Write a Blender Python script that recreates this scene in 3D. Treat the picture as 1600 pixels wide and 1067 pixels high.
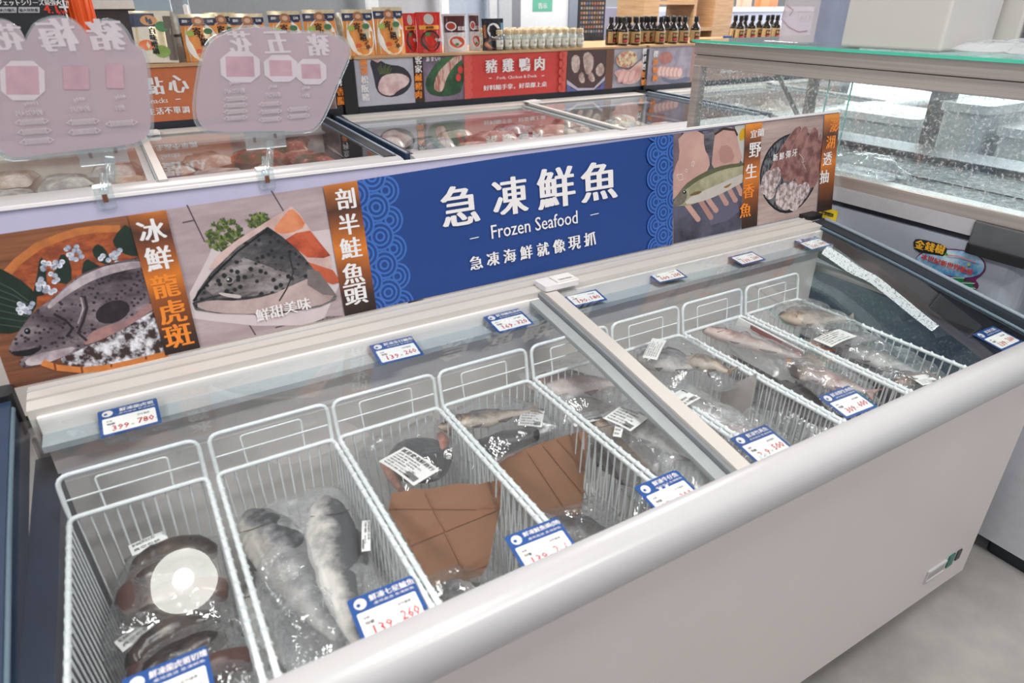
import bpy, math, random
from mathutils import Vector, Matrix, noise, Euler
R_ = random.Random(7)
C = bpy.context.scene.collection
sc = bpy.context.scene
for o in list(bpy.data.objects): bpy.data.objects.remove(o)

# ------------------------------------------------------------------ camera, world, light, exposure
FPX, PITCH, YAW = 1035.0, math.radians(27.2), math.radians(30.4)
CAM = Vector((0.2209, -1.1364, 1.3929))
cd = bpy.data.cameras.new('camera'); cam = bpy.data.objects.new('camera', cd); C.objects.link(cam)
cam.location = CAM; cam.rotation_euler = (math.pi/2 - PITCH, 0, -YAW)
cd.sensor_width = 36; cd.lens = 36*FPX/1600; cd.clip_start = .02
cd.dof.use_dof = True; cd.dof.focus_distance = 1.75; cd.dof.aperture_fstop = 5.0
sc.camera = cam
sc.view_settings.view_transform = 'Standard'; sc.view_settings.look = 'None'
sc.view_settings.gamma = 1; sc.view_settings.exposure = -0.5
sc.cycles.transparent_max_bounces = 32
sc.cycles.max_bounces = 8
sc.cycles.sample_clamp_indirect = 4
w = bpy.data.worlds.new('world'); sc.world = w; w.use_nodes = True
w.node_tree.nodes['Background'].inputs[0].default_value = (0.93, 0.95, 1.0, 1)
w.node_tree.nodes['Background'].inputs[1].default_value = 0.42
def area(name, loc, size, power, rot=(0, 0, 0), col=(1, .978, .955)):
    l = bpy.data.lights.new(name, 'AREA'); l.shape = 'RECTANGLE'; l.size, l.size_y = size; l.energy = power; l.color = col
    o = bpy.data.objects.new(name, l); C.objects.link(o); o.location = loc; o.rotation_euler = rot; return o
# the shop window's daylight behind the far aisle and the rows of ceiling light
area('window_daylight', (3.0, 7.6, 2.1), (9, 2.6), 420, (math.radians(-90), 0, 0), (.93, .97, 1))
area('window_daylight', (8.6, 1.5, 1.9), (2.6, 6), 300, (0, math.radians(90), 0), (.93, .97, 1))

# ------------------------------------------------------------------ projection of a photo pixel onto a plane of the place
Fv = Vector((math.sin(YAW)*math.cos(PITCH), math.cos(YAW)*math.cos(PITCH), -math.sin(PITCH)))
Rv = Vector((math.cos(YAW), -math.sin(YAW), 0)); Uv = Rv.cross(Fv)
def ray(px, py): return Fv + Rv*((px-800)/FPX) - Uv*((py-533.5)/FPX)
def hitp(px, py, p0, n):
    r = ray(px, py); return CAM + r*((p0-CAM).dot(n)/r.dot(n))
def hx(px, py, v): return hitp(px, py, Vector((v, 0, 0)), Vector((1, 0, 0)))
def hy(px, py, v): return hitp(px, py, Vector((0, v, 0)), Vector((0, 1, 0)))
def hz(px, py, v): return hitp(px, py, Vector((0, 0, v)), Vector((0, 0, 1)))

# ------------------------------------------------------------------ materials
def lin(h):
    h = h.lstrip('#'); c = [int(h[i:i+2], 16)/255 for i in (0, 2, 4)]
    return tuple((x/12.92 if x <= .04045 else ((x+.055)/1.055)**2.4) for x in c) + (1,)
_m = {}
def mat(h, rough=.5, metal=0., var=.04, scale=40, bump=0., spec=.5, key=None, coat=0.):
    k = key or (h, rough, metal, var, scale, bump, spec, coat)
    if k in _m: return _m[k]
    m = bpy.data.materials.new('surface_' + h.lstrip('#')); m.use_nodes = True; nt = m.node_tree; b = nt.nodes['Principled BSDF']
    b.inputs['Roughness'].default_value = rough; b.inputs['Metallic'].default_value = metal
    b.inputs['Specular IOR Level'].default_value = spec; b.inputs['Coat Weight'].default_value = coat
    c = lin(h)
    tc = nt.nodes.new('ShaderNodeTexCoord'); nz = nt.nodes.new('ShaderNodeTexNoise'); nz.inputs['Scale'].default_value = scale
    nz.inputs['Detail'].default_value = 4
    nt.links.new(tc.outputs['Object'], nz.inputs['Vector'])
    rp = nt.nodes.new('ShaderNodeValToRGB'); rp.color_ramp.elements[0].position = .3; rp.color_ramp.elements[1].position = .7
    rp.color_ramp.elements[0].color = tuple(max(0, x*(1-var)) for x in c[:3]) + (1,)
    rp.color_ramp.elements[1].color = tuple(min(1, x*(1+var)) for x in c[:3]) + (1,)
    nt.links.new(nz.outputs['Fac'], rp.inputs['Fac']); nt.links.new(rp.outputs['Color'], b.inputs['Base Color'])
    if bump:
        bp = nt.nodes.new('ShaderNodeBump'); bp.inputs['Strength'].default_value = bump; bp.inputs['Distance'].default_value = .004
        nt.links.new(nz.outputs['Fac'], bp.inputs['Height']); nt.links.new(bp.outputs['Normal'], b.inputs['Normal'])
    _m[k] = m; return m
def spk(c1, c2, scale=60, lo=.45, hi=.55, rough=.45, stretch=(1, 1, 1), bump=.0, kind='noise', c3=None, spec=.5):
    """two-colour patches: noise, cells or wood grain"""
    k = ('spk', c1, c2, scale, lo, hi, rough, stretch, bump, kind, c3)
    if k in _m: return _m[k]
    m = bpy.data.materials.new('pattern_' + c1.lstrip('#')); m.use_nodes = True; nt = m.node_tree; b = nt.nodes['Principled BSDF']
    b.inputs['Roughness'].default_value = rough; b.inputs['Specular IOR Level'].default_value = spec
    tc = nt.nodes.new('ShaderNodeTexCoord'); mp = nt.nodes.new('ShaderNodeMapping'); mp.inputs['Scale'].default_value = stretch
    nt.links.new(tc.outputs['Object'], mp.inputs['Vector'])
    if kind == 'cell':
        nz = nt.nodes.new('ShaderNodeTexVoronoi'); out = nz.outputs['Distance']
    else:
        nz = nt.nodes.new('ShaderNodeTexNoise'); nz.inputs['Detail'].default_value = 6; nz.inputs['Roughness'].default_value = .62; out = nz.outputs['Fac']
    nz.inputs['Scale'].default_value = scale
    nt.links.new(mp.outputs['Vector'], nz.inputs['Vector'])
    rp = nt.nodes.new('ShaderNodeValToRGB'); e = rp.color_ramp.elements
    e[0].position = lo; e[0].color = lin(c1); e[1].position = hi; e[1].color = lin(c2)
    if c3: x = e.new(min(1, hi+.12)); x.color = lin(c3)
    nt.links.new(out, rp.inputs['Fac']); nt.links.new(rp.outputs['Color'], b.inputs['Base Color'])
    if bump:
        bp = nt.nodes.new('ShaderNodeBump'); bp.inputs['Strength'].default_value = bump; bp.inputs['Distance'].default_value = .003
        nt.links.new(out, bp.inputs['Height']); nt.links.new(bp.outputs['Normal'], b.inputs['Normal'])
    _m[k] = m; return m
def gradz(stops, z0, z1, rough=.5):
    k = ('gz', tuple(stops), z0, z1)
    if k in _m: return _m[k]
    m = bpy.data.materials.new('printed_gradient'); m.use_nodes = True; nt = m.node_tree; b = nt.nodes['Principled BSDF']; b.inputs['Roughness'].default_value = rough
    tc = nt.nodes.new('ShaderNodeTexCoord'); sx = nt.nodes.new('ShaderNodeSeparateXYZ'); nt.links.new(tc.outputs['Object'], sx.inputs[0])
    nz = nt.nodes.new('ShaderNodeTexNoise'); nz.inputs['Scale'].default_value = 14; nt.links.new(tc.outputs['Object'], nz.inputs['Vector'])
    ad = nt.nodes.new('ShaderNodeMath'); ad.operation = 'MULTIPLY_ADD'; ad.inputs[1].default_value = .05; nt.links.new(nz.outputs['Fac'], ad.inputs[0]); nt.links.new(sx.outputs['Z'], ad.inputs[2])
    mr = nt.nodes.new('ShaderNodeMapRange'); mr.inputs['From Min'].default_value = z0+.025; mr.inputs['From Max'].default_value = z1+.025; nt.links.new(ad.outputs[0], mr.inputs['Value'])
    rp = nt.nodes.new('ShaderNodeValToRGB'); e = rp.color_ramp.elements
    for i, (p, c) in enumerate(stops):
        x = e[i] if i < 2 else e.new(p)
        x.position = p; x.color = lin(c)
    nt.links.new(mr.outputs[0], rp.inputs['Fac']); nt.links.new(rp.outputs['Color'], b.inputs['Base Color']); _m[k] = m; return m
def fishskin(dark, mid, light, cell=110, lo=.2, hi=.42, big=14, rough=.35):
    """printed or real spotted skin: dark spots over a mottled ground"""
    k = ('fs', dark, mid, light, cell, lo, hi, big)
    if k in _m: return _m[k]
    m = bpy.data.materials.new('spotted_skin'); m.use_nodes = True; nt = m.node_tree; b = nt.nodes['Principled BSDF']; b.inputs['Roughness'].default_value = rough
    tc = nt.nodes.new('ShaderNodeTexCoord'); n1 = nt.nodes.new('ShaderNodeTexNoise'); n1.inputs['Scale'].default_value = big; n1.inputs['Detail'].default_value = 7; n1.inputs['Roughness'].default_value = .68
    mp = nt.nodes.new('ShaderNodeMapping'); mp.inputs['Scale'].default_value = (.6, 1, 1.5); mp.inputs['Rotation'].default_value = (0, .5, 0); nt.links.new(tc.outputs['Object'], mp.inputs['Vector']); nt.links.new(mp.outputs['Vector'], n1.inputs['Vector'])
    rp = nt.nodes.new('ShaderNodeValToRGB'); e = rp.color_ramp.elements; e[0].position = .36; e[0].color = lin(dark); e[1].position = .52; e[1].color = lin(mid); x = e.new(.66); x.color = lin(light)
    nt.links.new(n1.outputs['Fac'], rp.inputs['Fac'])
    vo = nt.nodes.new('ShaderNodeTexVoronoi'); vo.inputs['Scale'].default_value = cell; nt.links.new(tc.outputs['Object'], vo.inputs['Vector'])
    r2 = nt.nodes.new('ShaderNodeMapRange'); r2.inputs['From Min'].default_value = lo; r2.inputs['From Max'].default_value = hi; nt.links.new(vo.outputs['Distance'], r2.inputs['Value'])
    mx = nt.nodes.new('ShaderNodeMixRGB'); mx.inputs[1].default_value = lin(dark); nt.links.new(r2.outputs[0], mx.inputs[0]); nt.links.new(rp.outputs['Color'], mx.inputs[2]); nt.links.new(mx.outputs[0], b.inputs['Base Color'])
    _m[k] = m; return m
def fishmat(dark, mid, pale, scale=30, rough=.3):
    k = ('fm', dark, mid, pale, scale)
    if k in _m: return _m[k]
    m = bpy.data.materials.new('fish_skin'); m.use_nodes = True; nt = m.node_tree; b = nt.nodes['Principled BSDF']; b.inputs['Roughness'].default_value = rough
    at = nt.nodes.new('ShaderNodeAttribute'); at.attribute_name = 'tone'
    tc = nt.nodes.new('ShaderNodeTexCoord'); nz = nt.nodes.new('ShaderNodeTexNoise'); nz.inputs['Scale'].default_value = scale; nz.inputs['Detail'].default_value = 7; nz.inputs['Roughness'].default_value = .65
    nt.links.new(tc.outputs['Object'], nz.inputs['Vector'])
    ma = nt.nodes.new('ShaderNodeMath'); ma.operation = 'MULTIPLY_ADD'; ma.inputs[1].default_value = 2.0; ma.inputs[2].default_value = -1.08; nt.links.new(nz.outputs['Fac'], ma.inputs[0])
    ad = nt.nodes.new('ShaderNodeMath'); nt.links.new(at.outputs['Fac'], ad.inputs[0]); nt.links.new(ma.outputs[0], ad.inputs[1])
    rp = nt.nodes.new('ShaderNodeValToRGB'); e = rp.color_ramp.elements; e[0].position = .12; e[0].color = lin(dark); e[1].position = .5; e[1].color = lin(mid); x = e.new(.85); x.color = lin(pale)
    nt.links.new(ad.outputs[0], rp.inputs['Fac']); nt.links.new(rp.outputs['Color'], b.inputs['Base Color'])
    bp = nt.nodes.new('ShaderNodeBump'); bp.inputs['Strength'].default_value = .3; bp.inputs['Distance'].default_value = .003; nt.links.new(nz.outputs['Fac'], bp.inputs['Height']); nt.links.new(bp.outputs['Normal'], b.inputs['Normal'])
    _m[k] = m; return m
def glass(name, tint='#f2f8f6', ior=1.55, rough=0., veil=0., bump=0., bscale=30, frost=0., fscale=90, gl=1.0, dcol=(.86, .88, .9), f0_=.48, f1_=.68):
    """thin clear sheet: sees through, mirrors by Fresnel; veil = even milky film, frost = dried-on white specks"""
    k = ('glass', name)
    if k in _m: return _m[k]
    m = bpy.data.materials.new(name); m.use_nodes = True; nt = m.node_tree
    for n in list(nt.nodes): nt.nodes.remove(n)
    out = nt.nodes.new('ShaderNodeOutputMaterial'); tr = nt.nodes.new('ShaderNodeBsdfTransparent'); gs = nt.nodes.new('ShaderNodeBsdfGlossy')
    mx = nt.nodes.new('ShaderNodeMixShader'); lw = nt.nodes.new('ShaderNodeLayerWeight'); lw.inputs['Blend'].default_value = .5
    pw = nt.nodes.new('ShaderNodeMath'); pw.operation = 'POWER'; pw.inputs[1].default_value = 5; nt.links.new(lw.outputs['Facing'], pw.inputs[0])
    f0 = 2*((ior-1)/(ior+1))**2; ma = nt.nodes.new('ShaderNodeMath'); ma.operation = 'MULTIPLY_ADD'; ma.inputs[1].default_value = 1-f0; ma.inputs[2].default_value = f0
    nt.links.new(pw.outputs[0], ma.inputs[0])
    tr.inputs['Color'].default_value = lin(tint); gs.inputs['Roughness'].default_value = rough; gs.inputs['Color'].default_value = (gl, gl, gl, 1)
    nt.links.new(ma.outputs[0], mx.inputs[0])
    last = tr.outputs[0]
    tc = nt.nodes.new('ShaderNodeTexCoord')
    if veil or frost:
        df = nt.nodes.new('ShaderNodeBsdfDiffuse'); df.inputs['Color'].default_value = tuple(dcol)+(1,)
        mv = nt.nodes.new('ShaderNodeMixShader'); nt.links.new(tr.outputs[0], mv.inputs[1]); nt.links.new(df.outputs[0], mv.inputs[2])
        mv.inputs[0].default_value = veil
        if frost:
            nz = nt.nodes.new('ShaderNodeTexNoise'); nz.inputs['Scale'].default_value = fscale; nz.inputs['Detail'].default_value = 5; nz.inputs['Roughness'].default_value = .75
            nt.links.new(tc.outputs['Object'], nz.inputs['Vector'])
            mr = nt.nodes.new('ShaderNodeMapRange'); mr.inputs['From Min'].default_value = f0_; mr.inputs['From Max'].default_value = f1_
            mr.inputs['To Min'].default_value = veil; mr.inputs['To Max'].default_value = frost
            nt.links.new(nz.outputs['Fac'], mr.inputs['Value']); nt.links.new(mr.outputs[0], mv.inputs[0])
        last = mv.outputs[0]
    if bump:
        nb = nt.nodes.new('ShaderNodeTexNoise'); nb.inputs['Scale'].default_value = bscale; nb.inputs['Detail'].default_value = 4
        nt.links.new(tc.outputs['Object'], nb.inputs['Vector'])
        bp = nt.nodes.new('ShaderNodeBump'); bp.inputs['Strength'].default_value = bump; bp.inputs['Distance'].default_value = .01
        nt.links.new(nb.outputs['Fac'], bp.inputs['Height']); nt.links.new(bp.outputs['Normal'], gs.inputs['Normal']); nt.links.new(bp.outputs['Normal'], lw.inputs['Normal'])
    nt.links.new(last, mx.inputs[1]); nt.links.new(gs.outputs[0], mx.inputs[2]); nt.links.new(mx.outputs[0], out.inputs[0])
    _m[k] = m; return m
def emit(h, s):
    k = ('em', h, s)
    if k in _m: return _m[k]
    m = bpy.data.materials.new('lamp_and_trim_glow'); m.use_nodes = True; b = m.node_tree.nodes['Principled BSDF']
    b.inputs['Emission Color'].default_value = lin(h); b.inputs['Emission Strength'].default_value = s; _m[k] = m; return m

WHITE = mat('#dfe0e0', .32, var=.015, scale=8)
CREAM = mat('#c6c1bb', .38, var=.02, scale=12)
PANEL = mat('#cfc7c3', .42, var=.02, scale=3)
TRIM = mat('#bdbdbe', .3, var=.01)
LINER = mat('#ece7e4', .5, var=.05, scale=5)
NAVY = mat('#2a3a52', .35, var=.12, scale=9)
DARK = mat('#20262f', .4)
BLACK = mat('#131417', .5)
GREYP = mat('#8b98a3', .4, var=.05)
WIRE = mat('#e9eef0', .3, var=.05, scale=120)
STEEL = spk('#9f9690', '#c2bab4', 4, .3, .7, .28, (1, .15, 30)); STEEL.node_tree.nodes['Principled BSDF'].inputs['Metallic'].default_value = .4
STEELD = mat('#77797c', .35, .7, var=.1, scale=20)
GLASS = glass('lid_glass', '#fafdfd', 1.62)
SIDEG = glass('case_glass', '#f0f8f8', 1.45, frost=.62, veil=.03, fscale=120, f0_=.52, f1_=.64)
ACRYL = glass('acrylic', '#eef3f4', 1.5, veil=.12)
FILM = glass('plastic_film', '#fafbfc', 1.75, rough=.06, veil=.05, bump=.9, bscale=34)
FILMW = glass('frosty_film', '#fafbfc', 1.75, rough=.08, veil=.13, bump=.9, bscale=30, frost=.5, fscale=26, f0_=.5, f1_=.72)
FILMV = glass('vacuum_film', '#f6f6f6', 1.8, rough=.05, veil=.06, bump=1., bscale=26)
WOOD = spk('#a9815a', '#c9a47a', 5, .3, .7, .5, (1, 1, 14))
CARD = spk('#876049', '#92694f', 5, .35, .65, .85, (1, 6, 1))
PAPER = mat('#eeeeec', .7, var=.02)
INK = mat('#1b1b1e', .7)
BLUE = mat('#1b3f80', .38, var=.03, scale=5)
TAGB = mat('#1d4c8e', .4, var=.03)
LBLUE = mat('#5b86cc', .4)
PW = mat('#e2dfdf', .42, var=.01)
ORG = mat('#e8862c', .42, var=.03)
RED = mat('#d2403c', .45, var=.03)

# ------------------------------------------------------------------ mesh builder
class MB:
    def __init__(s): s.tone = {}; s.v = []; s.f = []; s.mi = []; s.mats = []; s.sm = []
    def m(s, mt):
        if mt not in s.mats: s.mats.append(mt)
        return s.mats.index(mt)
    def add(s, vs, fs, mt, smooth=False):
        o = len(s.v); s.v.extend(Vector(v) for v in vs); k = s.m(mt)
        for f in fs: s.f.append([i+o for i in f]); s.mi.append(k); s.sm.append(smooth)
        return s
    def box(s, a, b, mt):
        x0, y0, z0 = a; x1, y1, z1 = b
        vs = [(x, y, z) for x in (x0, x1) for y in (y0, y1) for z in (z0, z1)]
        return s.add(vs, [(0, 1, 3, 2), (4, 6, 7, 5), (0, 4, 5, 1), (2, 3, 7, 6), (0, 2, 6, 4), (1, 5, 7, 3)], mt)
    def rbox(s, a, b, r, mt, axis=2, n=5):
        """box with rounded vertical edges along axis"""
        ax = [i for i in range(3) if i != axis]; (p, q) = ax
        cs = []
        for cx, cy, a0 in ((b[p]-r, b[q]-r, 0), (a[p]+r, b[q]-r, 90), (a[p]+r, a[q]+r, 180), (b[p]-r, a[q]+r, 270)):
            for i in range(n+1):
                t = math.radians(a0+90*i/n); cs.append((cx+r*math.cos(t), cy+r*math.sin(t)))
        vs = []
        for lev in (a[axis], b[axis]):
            for c in cs:
                v = [0, 0, 0]; v[p], v[q] = c; v[axis] = lev; vs.append(v)
        k = len(cs); fs = [tuple(range(k))[::-1], tuple(range(k, 2*k))] + [(i, (i+1) % k, k+(i+1) % k, k+i) for i in range(k)]
        return s.add(vs, fs, mt)
    def prism(s, prof, x0, x1, mt, axis=0, smooth=False):
        """prof: closed list of the two other coordinates, swept along axis"""
        ax = [i for i in range(3) if i != axis]; vs = []
        for x in (x0, x1):
            for c in prof:
                v = [0, 0, 0]; v[axis] = x; v[ax[0]], v[ax[1]] = c; vs.append(v)
        k = len(prof)
        s.add(vs, [(i, (i+1) % k, k+(i+1) % k, k+i) for i in range(k)], mt, smooth)
        return s.add(vs, [tuple(range(k))[::-1], tuple(range(k, 2*k))], mt)
    def tube(s, pts, r, mt, n=6, closed=False, cap=True):
        pts = [Vector(p) for p in pts]; K = len(pts); vs = []; fs = []
        up = None
        for i, p in enumerate(pts):
            if closed: d = pts[(i+1) % K]-pts[i-1]
            else: d = pts[min(i+1, K-1)]-pts[max(i-1, 0)]
            if d.length < 1e-9: d = Vector((0, 0, 1))
            d.normalize()
            if up is None: up = Vector((0, 0, 1)) if abs(d.z) < .9 else Vector((1, 0, 0))
            a = d.cross(up)
            if a.length < 1e-4: a = d.cross(Vector((1, .3, 0)))
            a.normalize(); b = a.cross(d); up = b
            rr = r[i] if isinstance(r, (list, tuple)) else r
            for j in range(n):
                t = 2*math.pi*j/n; vs.append(p+a*(rr*math.cos(t))+b*(rr*math.sin(t)))
        for i in range(K if closed else K-1):
            for j in range(n):
                i2 = (i+1) % K; fs.append((i*n+j, i*n+(j+1) % n, i2*n+(j+1) % n, i2*n+j))
        s.add(vs, fs, mt, True)
        if cap and not closed: s.add(vs, [tuple(range(n))[::-1], tuple(range((K-1)*n, K*n))], mt)
        return s
    def lathe(s, prof, c, mt, n=16, smooth=True):
        vs = []; fs = []
        for (r, z) in prof:
            for j in range(n):
                t = 2*math.pi*j/n; vs.append((c[0]+r*math.cos(t), c[1]+r*math.sin(t), c[2]+z))
        for i in range(len(prof)-1):
            for j in range(n): fs.append((i*n+j, i*n+(j+1) % n, (i+1)*n+(j+1) % n, (i+1)*n+j))
        return s.add(vs, fs, mt, smooth)
    def grid(s, fn, nu, nv, mt, smooth=True):
        vs = [fn(i/nu, j/nv) for i in range(nu+1) for j in range(nv+1)]
        fs = [(i*(nv+1)+j, (i+1)*(nv+1)+j, (i+1)*(nv+1)+j+1, i*(nv+1)+j+1) for i in range(nu) for j in range(nv)]
        return s.add(vs, fs, mt, smooth)
    def xf(s, M):
        s.v = [M @ v for v in s.v]; return s
    def build(s, name, parent=None, **kw):
        me = bpy.data.meshes.new(name); off = Vector((0, 0, 0))
        if parent is not None:
            r = parent
            while r.parent: r = r.parent
            if not kw.pop('local', False): off = Vector(r.location)
        kw.pop('local', None)
        org = kw.pop('origin', None)
        if org is not None: off = off + Vector(org)
        me.from_pydata([v-off for v in s.v], [], s.f)
        for mt in s.mats: me.materials.append(mt)
        me.polygons.foreach_set('material_index', s.mi); me.polygons.foreach_set('use_smooth', s.sm)
        if s.tone:
            at = me.attributes.new('tone', 'FLOAT', 'POINT'); at.data.foreach_set('value', [s.tone.get(i, .5) for i in range(len(s.v))])
        me.update()
        o = bpy.data.objects.new(name, me); C.objects.link(o)
        if parent is not None: o.parent = parent
        if org is not None: o.location = org
        for k, v in kw.items(): o[k] = v
        return o
def thing(name, label, cat, loc=(0, 0, 0), rot=(0, 0, 0), group=None):
    o = bpy.data.objects.new(name, None); C.objects.link(o); o.location = loc; o.rotation_euler = rot
    o.empty_display_size = .05
    o['label'] = label; o['category'] = cat
    if group: o['group'] = group
    return o
def tag(o, label, cat, group=None, kind=None):
    o['label'] = label; o['category'] = cat
    if group: o['group'] = group
    if kind: o['kind'] = kind
    return o
def copy_tree(o, parent=None):
    c = o.copy(); C.objects.link(c); c.parent = parent
    for ch in [x for x in KIDS.get(o.name, [])]: copy_tree(ch, c)
    return c
KIDS = {}
def index_kids():
    KIDS.clear()
    for o in C.objects:
        if o.parent: KIDS.setdefault(o.parent.name, []).append(o)
def bevel(o, w=.003, n=2):
    b = o.modifiers.new('edge', 'BEVEL'); b.width = w; b.segments = n; b.limit_method = 'ANGLE'; b.angle_limit = math.radians(50); return o

# ------------------------------------------------------------------ lettering
_t = {}
def glyphs(txt, res=2):
    if (txt, res) in _t: return _t[(txt, res)]
    cu = bpy.data.curves.new('lettering', 'FONT'); cu.body = txt; cu.resolution_u = res
    o = bpy.data.objects.new('lettering', cu); C.objects.link(o)
    me = bpy.data.meshes.new_from_object(o.evaluated_get(bpy.context.evaluated_depsgraph_get()))
    vs = [v.co.xy.copy() for v in me.vertices]; fs = [tuple(p.vertices) for p in me.polygons]
    bpy.data.objects.remove(o); bpy.data.meshes.remove(me); bpy.data.curves.remove(cu)
    if not vs: vs = [Vector((0, 0)), Vector((1, 1))]
    x0 = min(v.x for v in vs); x1 = max(v.x for v in vs); y0 = min(v.y for v in vs); y1 = max(v.y for v in vs)
    _t[(txt, res)] = (vs, fs, x0, x1, y0, y1); return _t[(txt, res)]
def text(mb, txt, c, X, Y, h, mt, bold=.0, w=None, res=2, yb=0., n=None):
    """lettering centred on c, X and Y unit vectors of its plane, h high (w wide if given); bold thickens the upright strokes"""
    vs, fs, x0, x1, y0, y1 = glyphs(txt, res)
    sy = h/max(1e-6, y1-y0); sx = (w/max(1e-6, x1-x0)) if w else sy
    c = Vector(c); X = Vector(X); Y = Vector(Y); N = X.cross(Y)
    k = n or (5 if bold else 1)
    for i in range(k):
        dx = (i/(k-1)-.5)*2*bold*h if k > 1 else 0
        dy = (i % 2-.5)*2*yb*h if k > 1 else 0
        mb.add([c+X*((v.x-(x0+x1)/2)*sx+dx)+Y*((v.y-(y0+y1)/2)*sy+dy)+N*(i*1e-5) for v in vs], fs, mt)
# artwork printed on a flat board: every shape a thin layer over the last
class Art:
    def __init__(s, p0, X, Y, hitfn, step=.00003):
        s.p0 = Vector(p0); s.X = Vector(X).normalized(); s.Y = Vector(Y).normalized(); s.N = s.X.cross(s.Y); s.hit = hitfn; s.k = 1; s.step = step; s.mb = MB(); s.clip = None; s.vt = None
    def uv(s, px, py):
        d = s.hit(px, py)-s.p0; u, v = d.dot(s.X), d.dot(s.Y)
        if s.clip: u = min(max(u, s.clip[0]), s.clip[2]); v = min(max(v, s.clip[1]), s.clip[3])
        return u, v
    def at(s, u, v): return s.p0+s.X*u+s.Y*v+s.N*(s.k*s.step)
    def poly_uv(s, q, mt):
        s.k += 1
        if s.vt: q = [(u, min(v, s.vt(u))) for u, v in q]
        s.mb.add([s.at(*p) for p in q], [tuple(range(len(q)))], mt)
    def poly(s, pts, mt, smooth=0):
        q = [s.uv(*p) for p in pts]
        for _ in range(smooth):
            q = [tuple(.75*a+.25*b if t else .25*a+.75*b for a, b in zip(q[i-1], q[i])) for i in range(len(q)) for t in (1, 0)]
        s.poly_uv(q, mt)
    def disc(s, px, py, rx, ry, mt, rot=0, n=14):
        s.poly([(px+rx*math.cos(t)*math.cos(rot)-ry*math.sin(t)*math.sin(rot), py+rx*math.cos(t)*math.sin(rot)+ry*math.sin(t)*math.cos(rot)) for t in [2*math.pi*i/n for i in range(n)]], mt)
    def line(s, pts, wd, mt):
        q = [s.uv(*p) for p in pts]; s.k += 1; L = []; Rr = []
        for i in range(len(q)):
            a = Vector(q[max(0, i-1)]); b = Vector(q[min(len(q)-1, i+1)]); d = (b-a)
            if d.length == 0: d = Vector((1, 0))
            d.normalize(); nrm = Vector((-d.y, d.x))*wd/2; p = Vector(q[i]); L.append(p+nrm); Rr.append(p-nrm)
        vs = [s.at(*p) for p in L+Rr]; n = len(q)
        s.mb.add(vs, [(i, i+1, n+i+1, n+i) for i in range(n-1)], mt)
    def txt(s, t, px, py, hpx, mt, bold=.0, w=None, res=2, yb=0., wpx=None, lift=0):
        s.k += 1; u, v = s.uv(px, py); a = s.hit(px, py-hpx/2); b = s.hit(px, py+hpx/2); h = (a-b).length
        if wpx: w = (s.hit(px-wpx/2, py)-s.hit(px+wpx/2, py)).length
        s.k += 2; text(s.mb, t, s.at(u, v), s.X, s.Y, h, mt, bold, w, res, yb)
    def rings(s, u, v, r, base, ring, u0, u1, v0, v1):
        """one wave scale: a disc with three arcs, kept inside u0..u1, v0..v1"""
        cl = lambda p: (min(max(p[0], u0), u1), min(max(p[1], v0), v1))
        for rr, mt in ((r, ring), (r*.86, base), (r*.68, ring), (r*.54, base), (r*.36, ring), (r*.22, base)):
            q = [cl((u+rr*math.cos(2*math.pi*i/20), v+rr*math.sin(2*math.pi*i/20))) for i in range(20)]
            if max(p[0] for p in q)-min(p[0] for p in q) < 1e-4 or max(p[1] for p in q)-min(p[1] for p in q) < 1e-4: continue
            s.poly_uv(q, mt)

# ------------------------------------------------------------------ room shell
def struct(name, mb, **k):
    o = mb.build(name, **k); o['kind'] = 'structure'; return o
CONC = spk('#84827f', '#a9a6a2', 2.2, .35, .65, .5, (1, 1, 1), .15, 'noise')
struct('floor', MB().box((-5, -4, -.1), (9, 8, 0), CONC))
struct('ceiling', MB().box((-5, -4, 3.25), (9, 8, 3.35), mat('#c2bab6', .8)))
b = MB(); b.box((-5, 7.9, 0), (9, 8, .9), mat('#cfd2d6', .7)); b.box((-5, 7.9, 2.9), (9, 8, 3.25), mat('#cfd2d6', .7))
for x in (-5, -2.6, -.2, 2.2, 4.6, 7.0): b.box((x, 7.9, .9), (x+.5, 8, 2.9), mat('#cfd2d6', .7))
struct('wall_back', b)
struct('wall_left', MB().box((-5, -4, 0), (-4.9, 8, 3.25), mat('#b9bcc2', .7)))
struct('wall_front', MB().box((-5, -4, 0), (9, -3.9, 3.25), mat('#9da2ab', .7)))
b = MB(); b.box((8.9, -4, 0), (9, 8, .7), mat('#c4c9d4', .7)); b.box((8.9, -4, 2.8), (9, 8, 3.25), mat('#c4c9d4', .7)); b.box((8.9, -4, .7), (9, -2.5, 2.8), mat('#c4c9d4', .7))
struct('wall_right', b)
for i, x in enumerate((-4.5, -2.1, .3, 2.7, 5.1)):
    b = MB(); b.box((x, 7.93, .9), (x+1.9, 7.95, 2.9), glass('window_glass', '#eef6fa', 1.5))
    struct('window_%d' % (i+1), b)

# ------------------------------------------------------------------ ceiling lamps
def lamp_panel(x, y, sx, sy, label, power):
    t = thing('ceiling_light', label, 'light', (x, y, 3.25), group='ceiling light panels')
    b = MB(); b.box((x-sx/2, y-sy/2, 3.2), (x+sx/2, y+sy/2, 3.25), TRIM); b.build('frame', t)
    b = MB(); b.box((x-sx/2+.02, y-sy/2+.02, 3.195), (x+sx/2-.02, y+sy/2-.02, 3.199), emit('#fffaf0', 3.0)); b.build('diffuser', t)
    area('ceiling_light_glow', (x, y, 3.18), (sx, sy), power)
lamp_panel(-1.6, -1.0, .6, 1.2, 'white ceiling light panel over the aisle end', 90)
lamp_panel(1.6, -2.4, 1.2, .3, 'long white ceiling light panel over the walkway', 75)
lamp_panel(-2.2, 2.4, .6, 1.2, 'white ceiling light panel above the snack freezer', 120)
lamp_panel(3.6, 2.9, .6, 1.2, 'white ceiling light panel above the red-sign freezer', 150)
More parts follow.
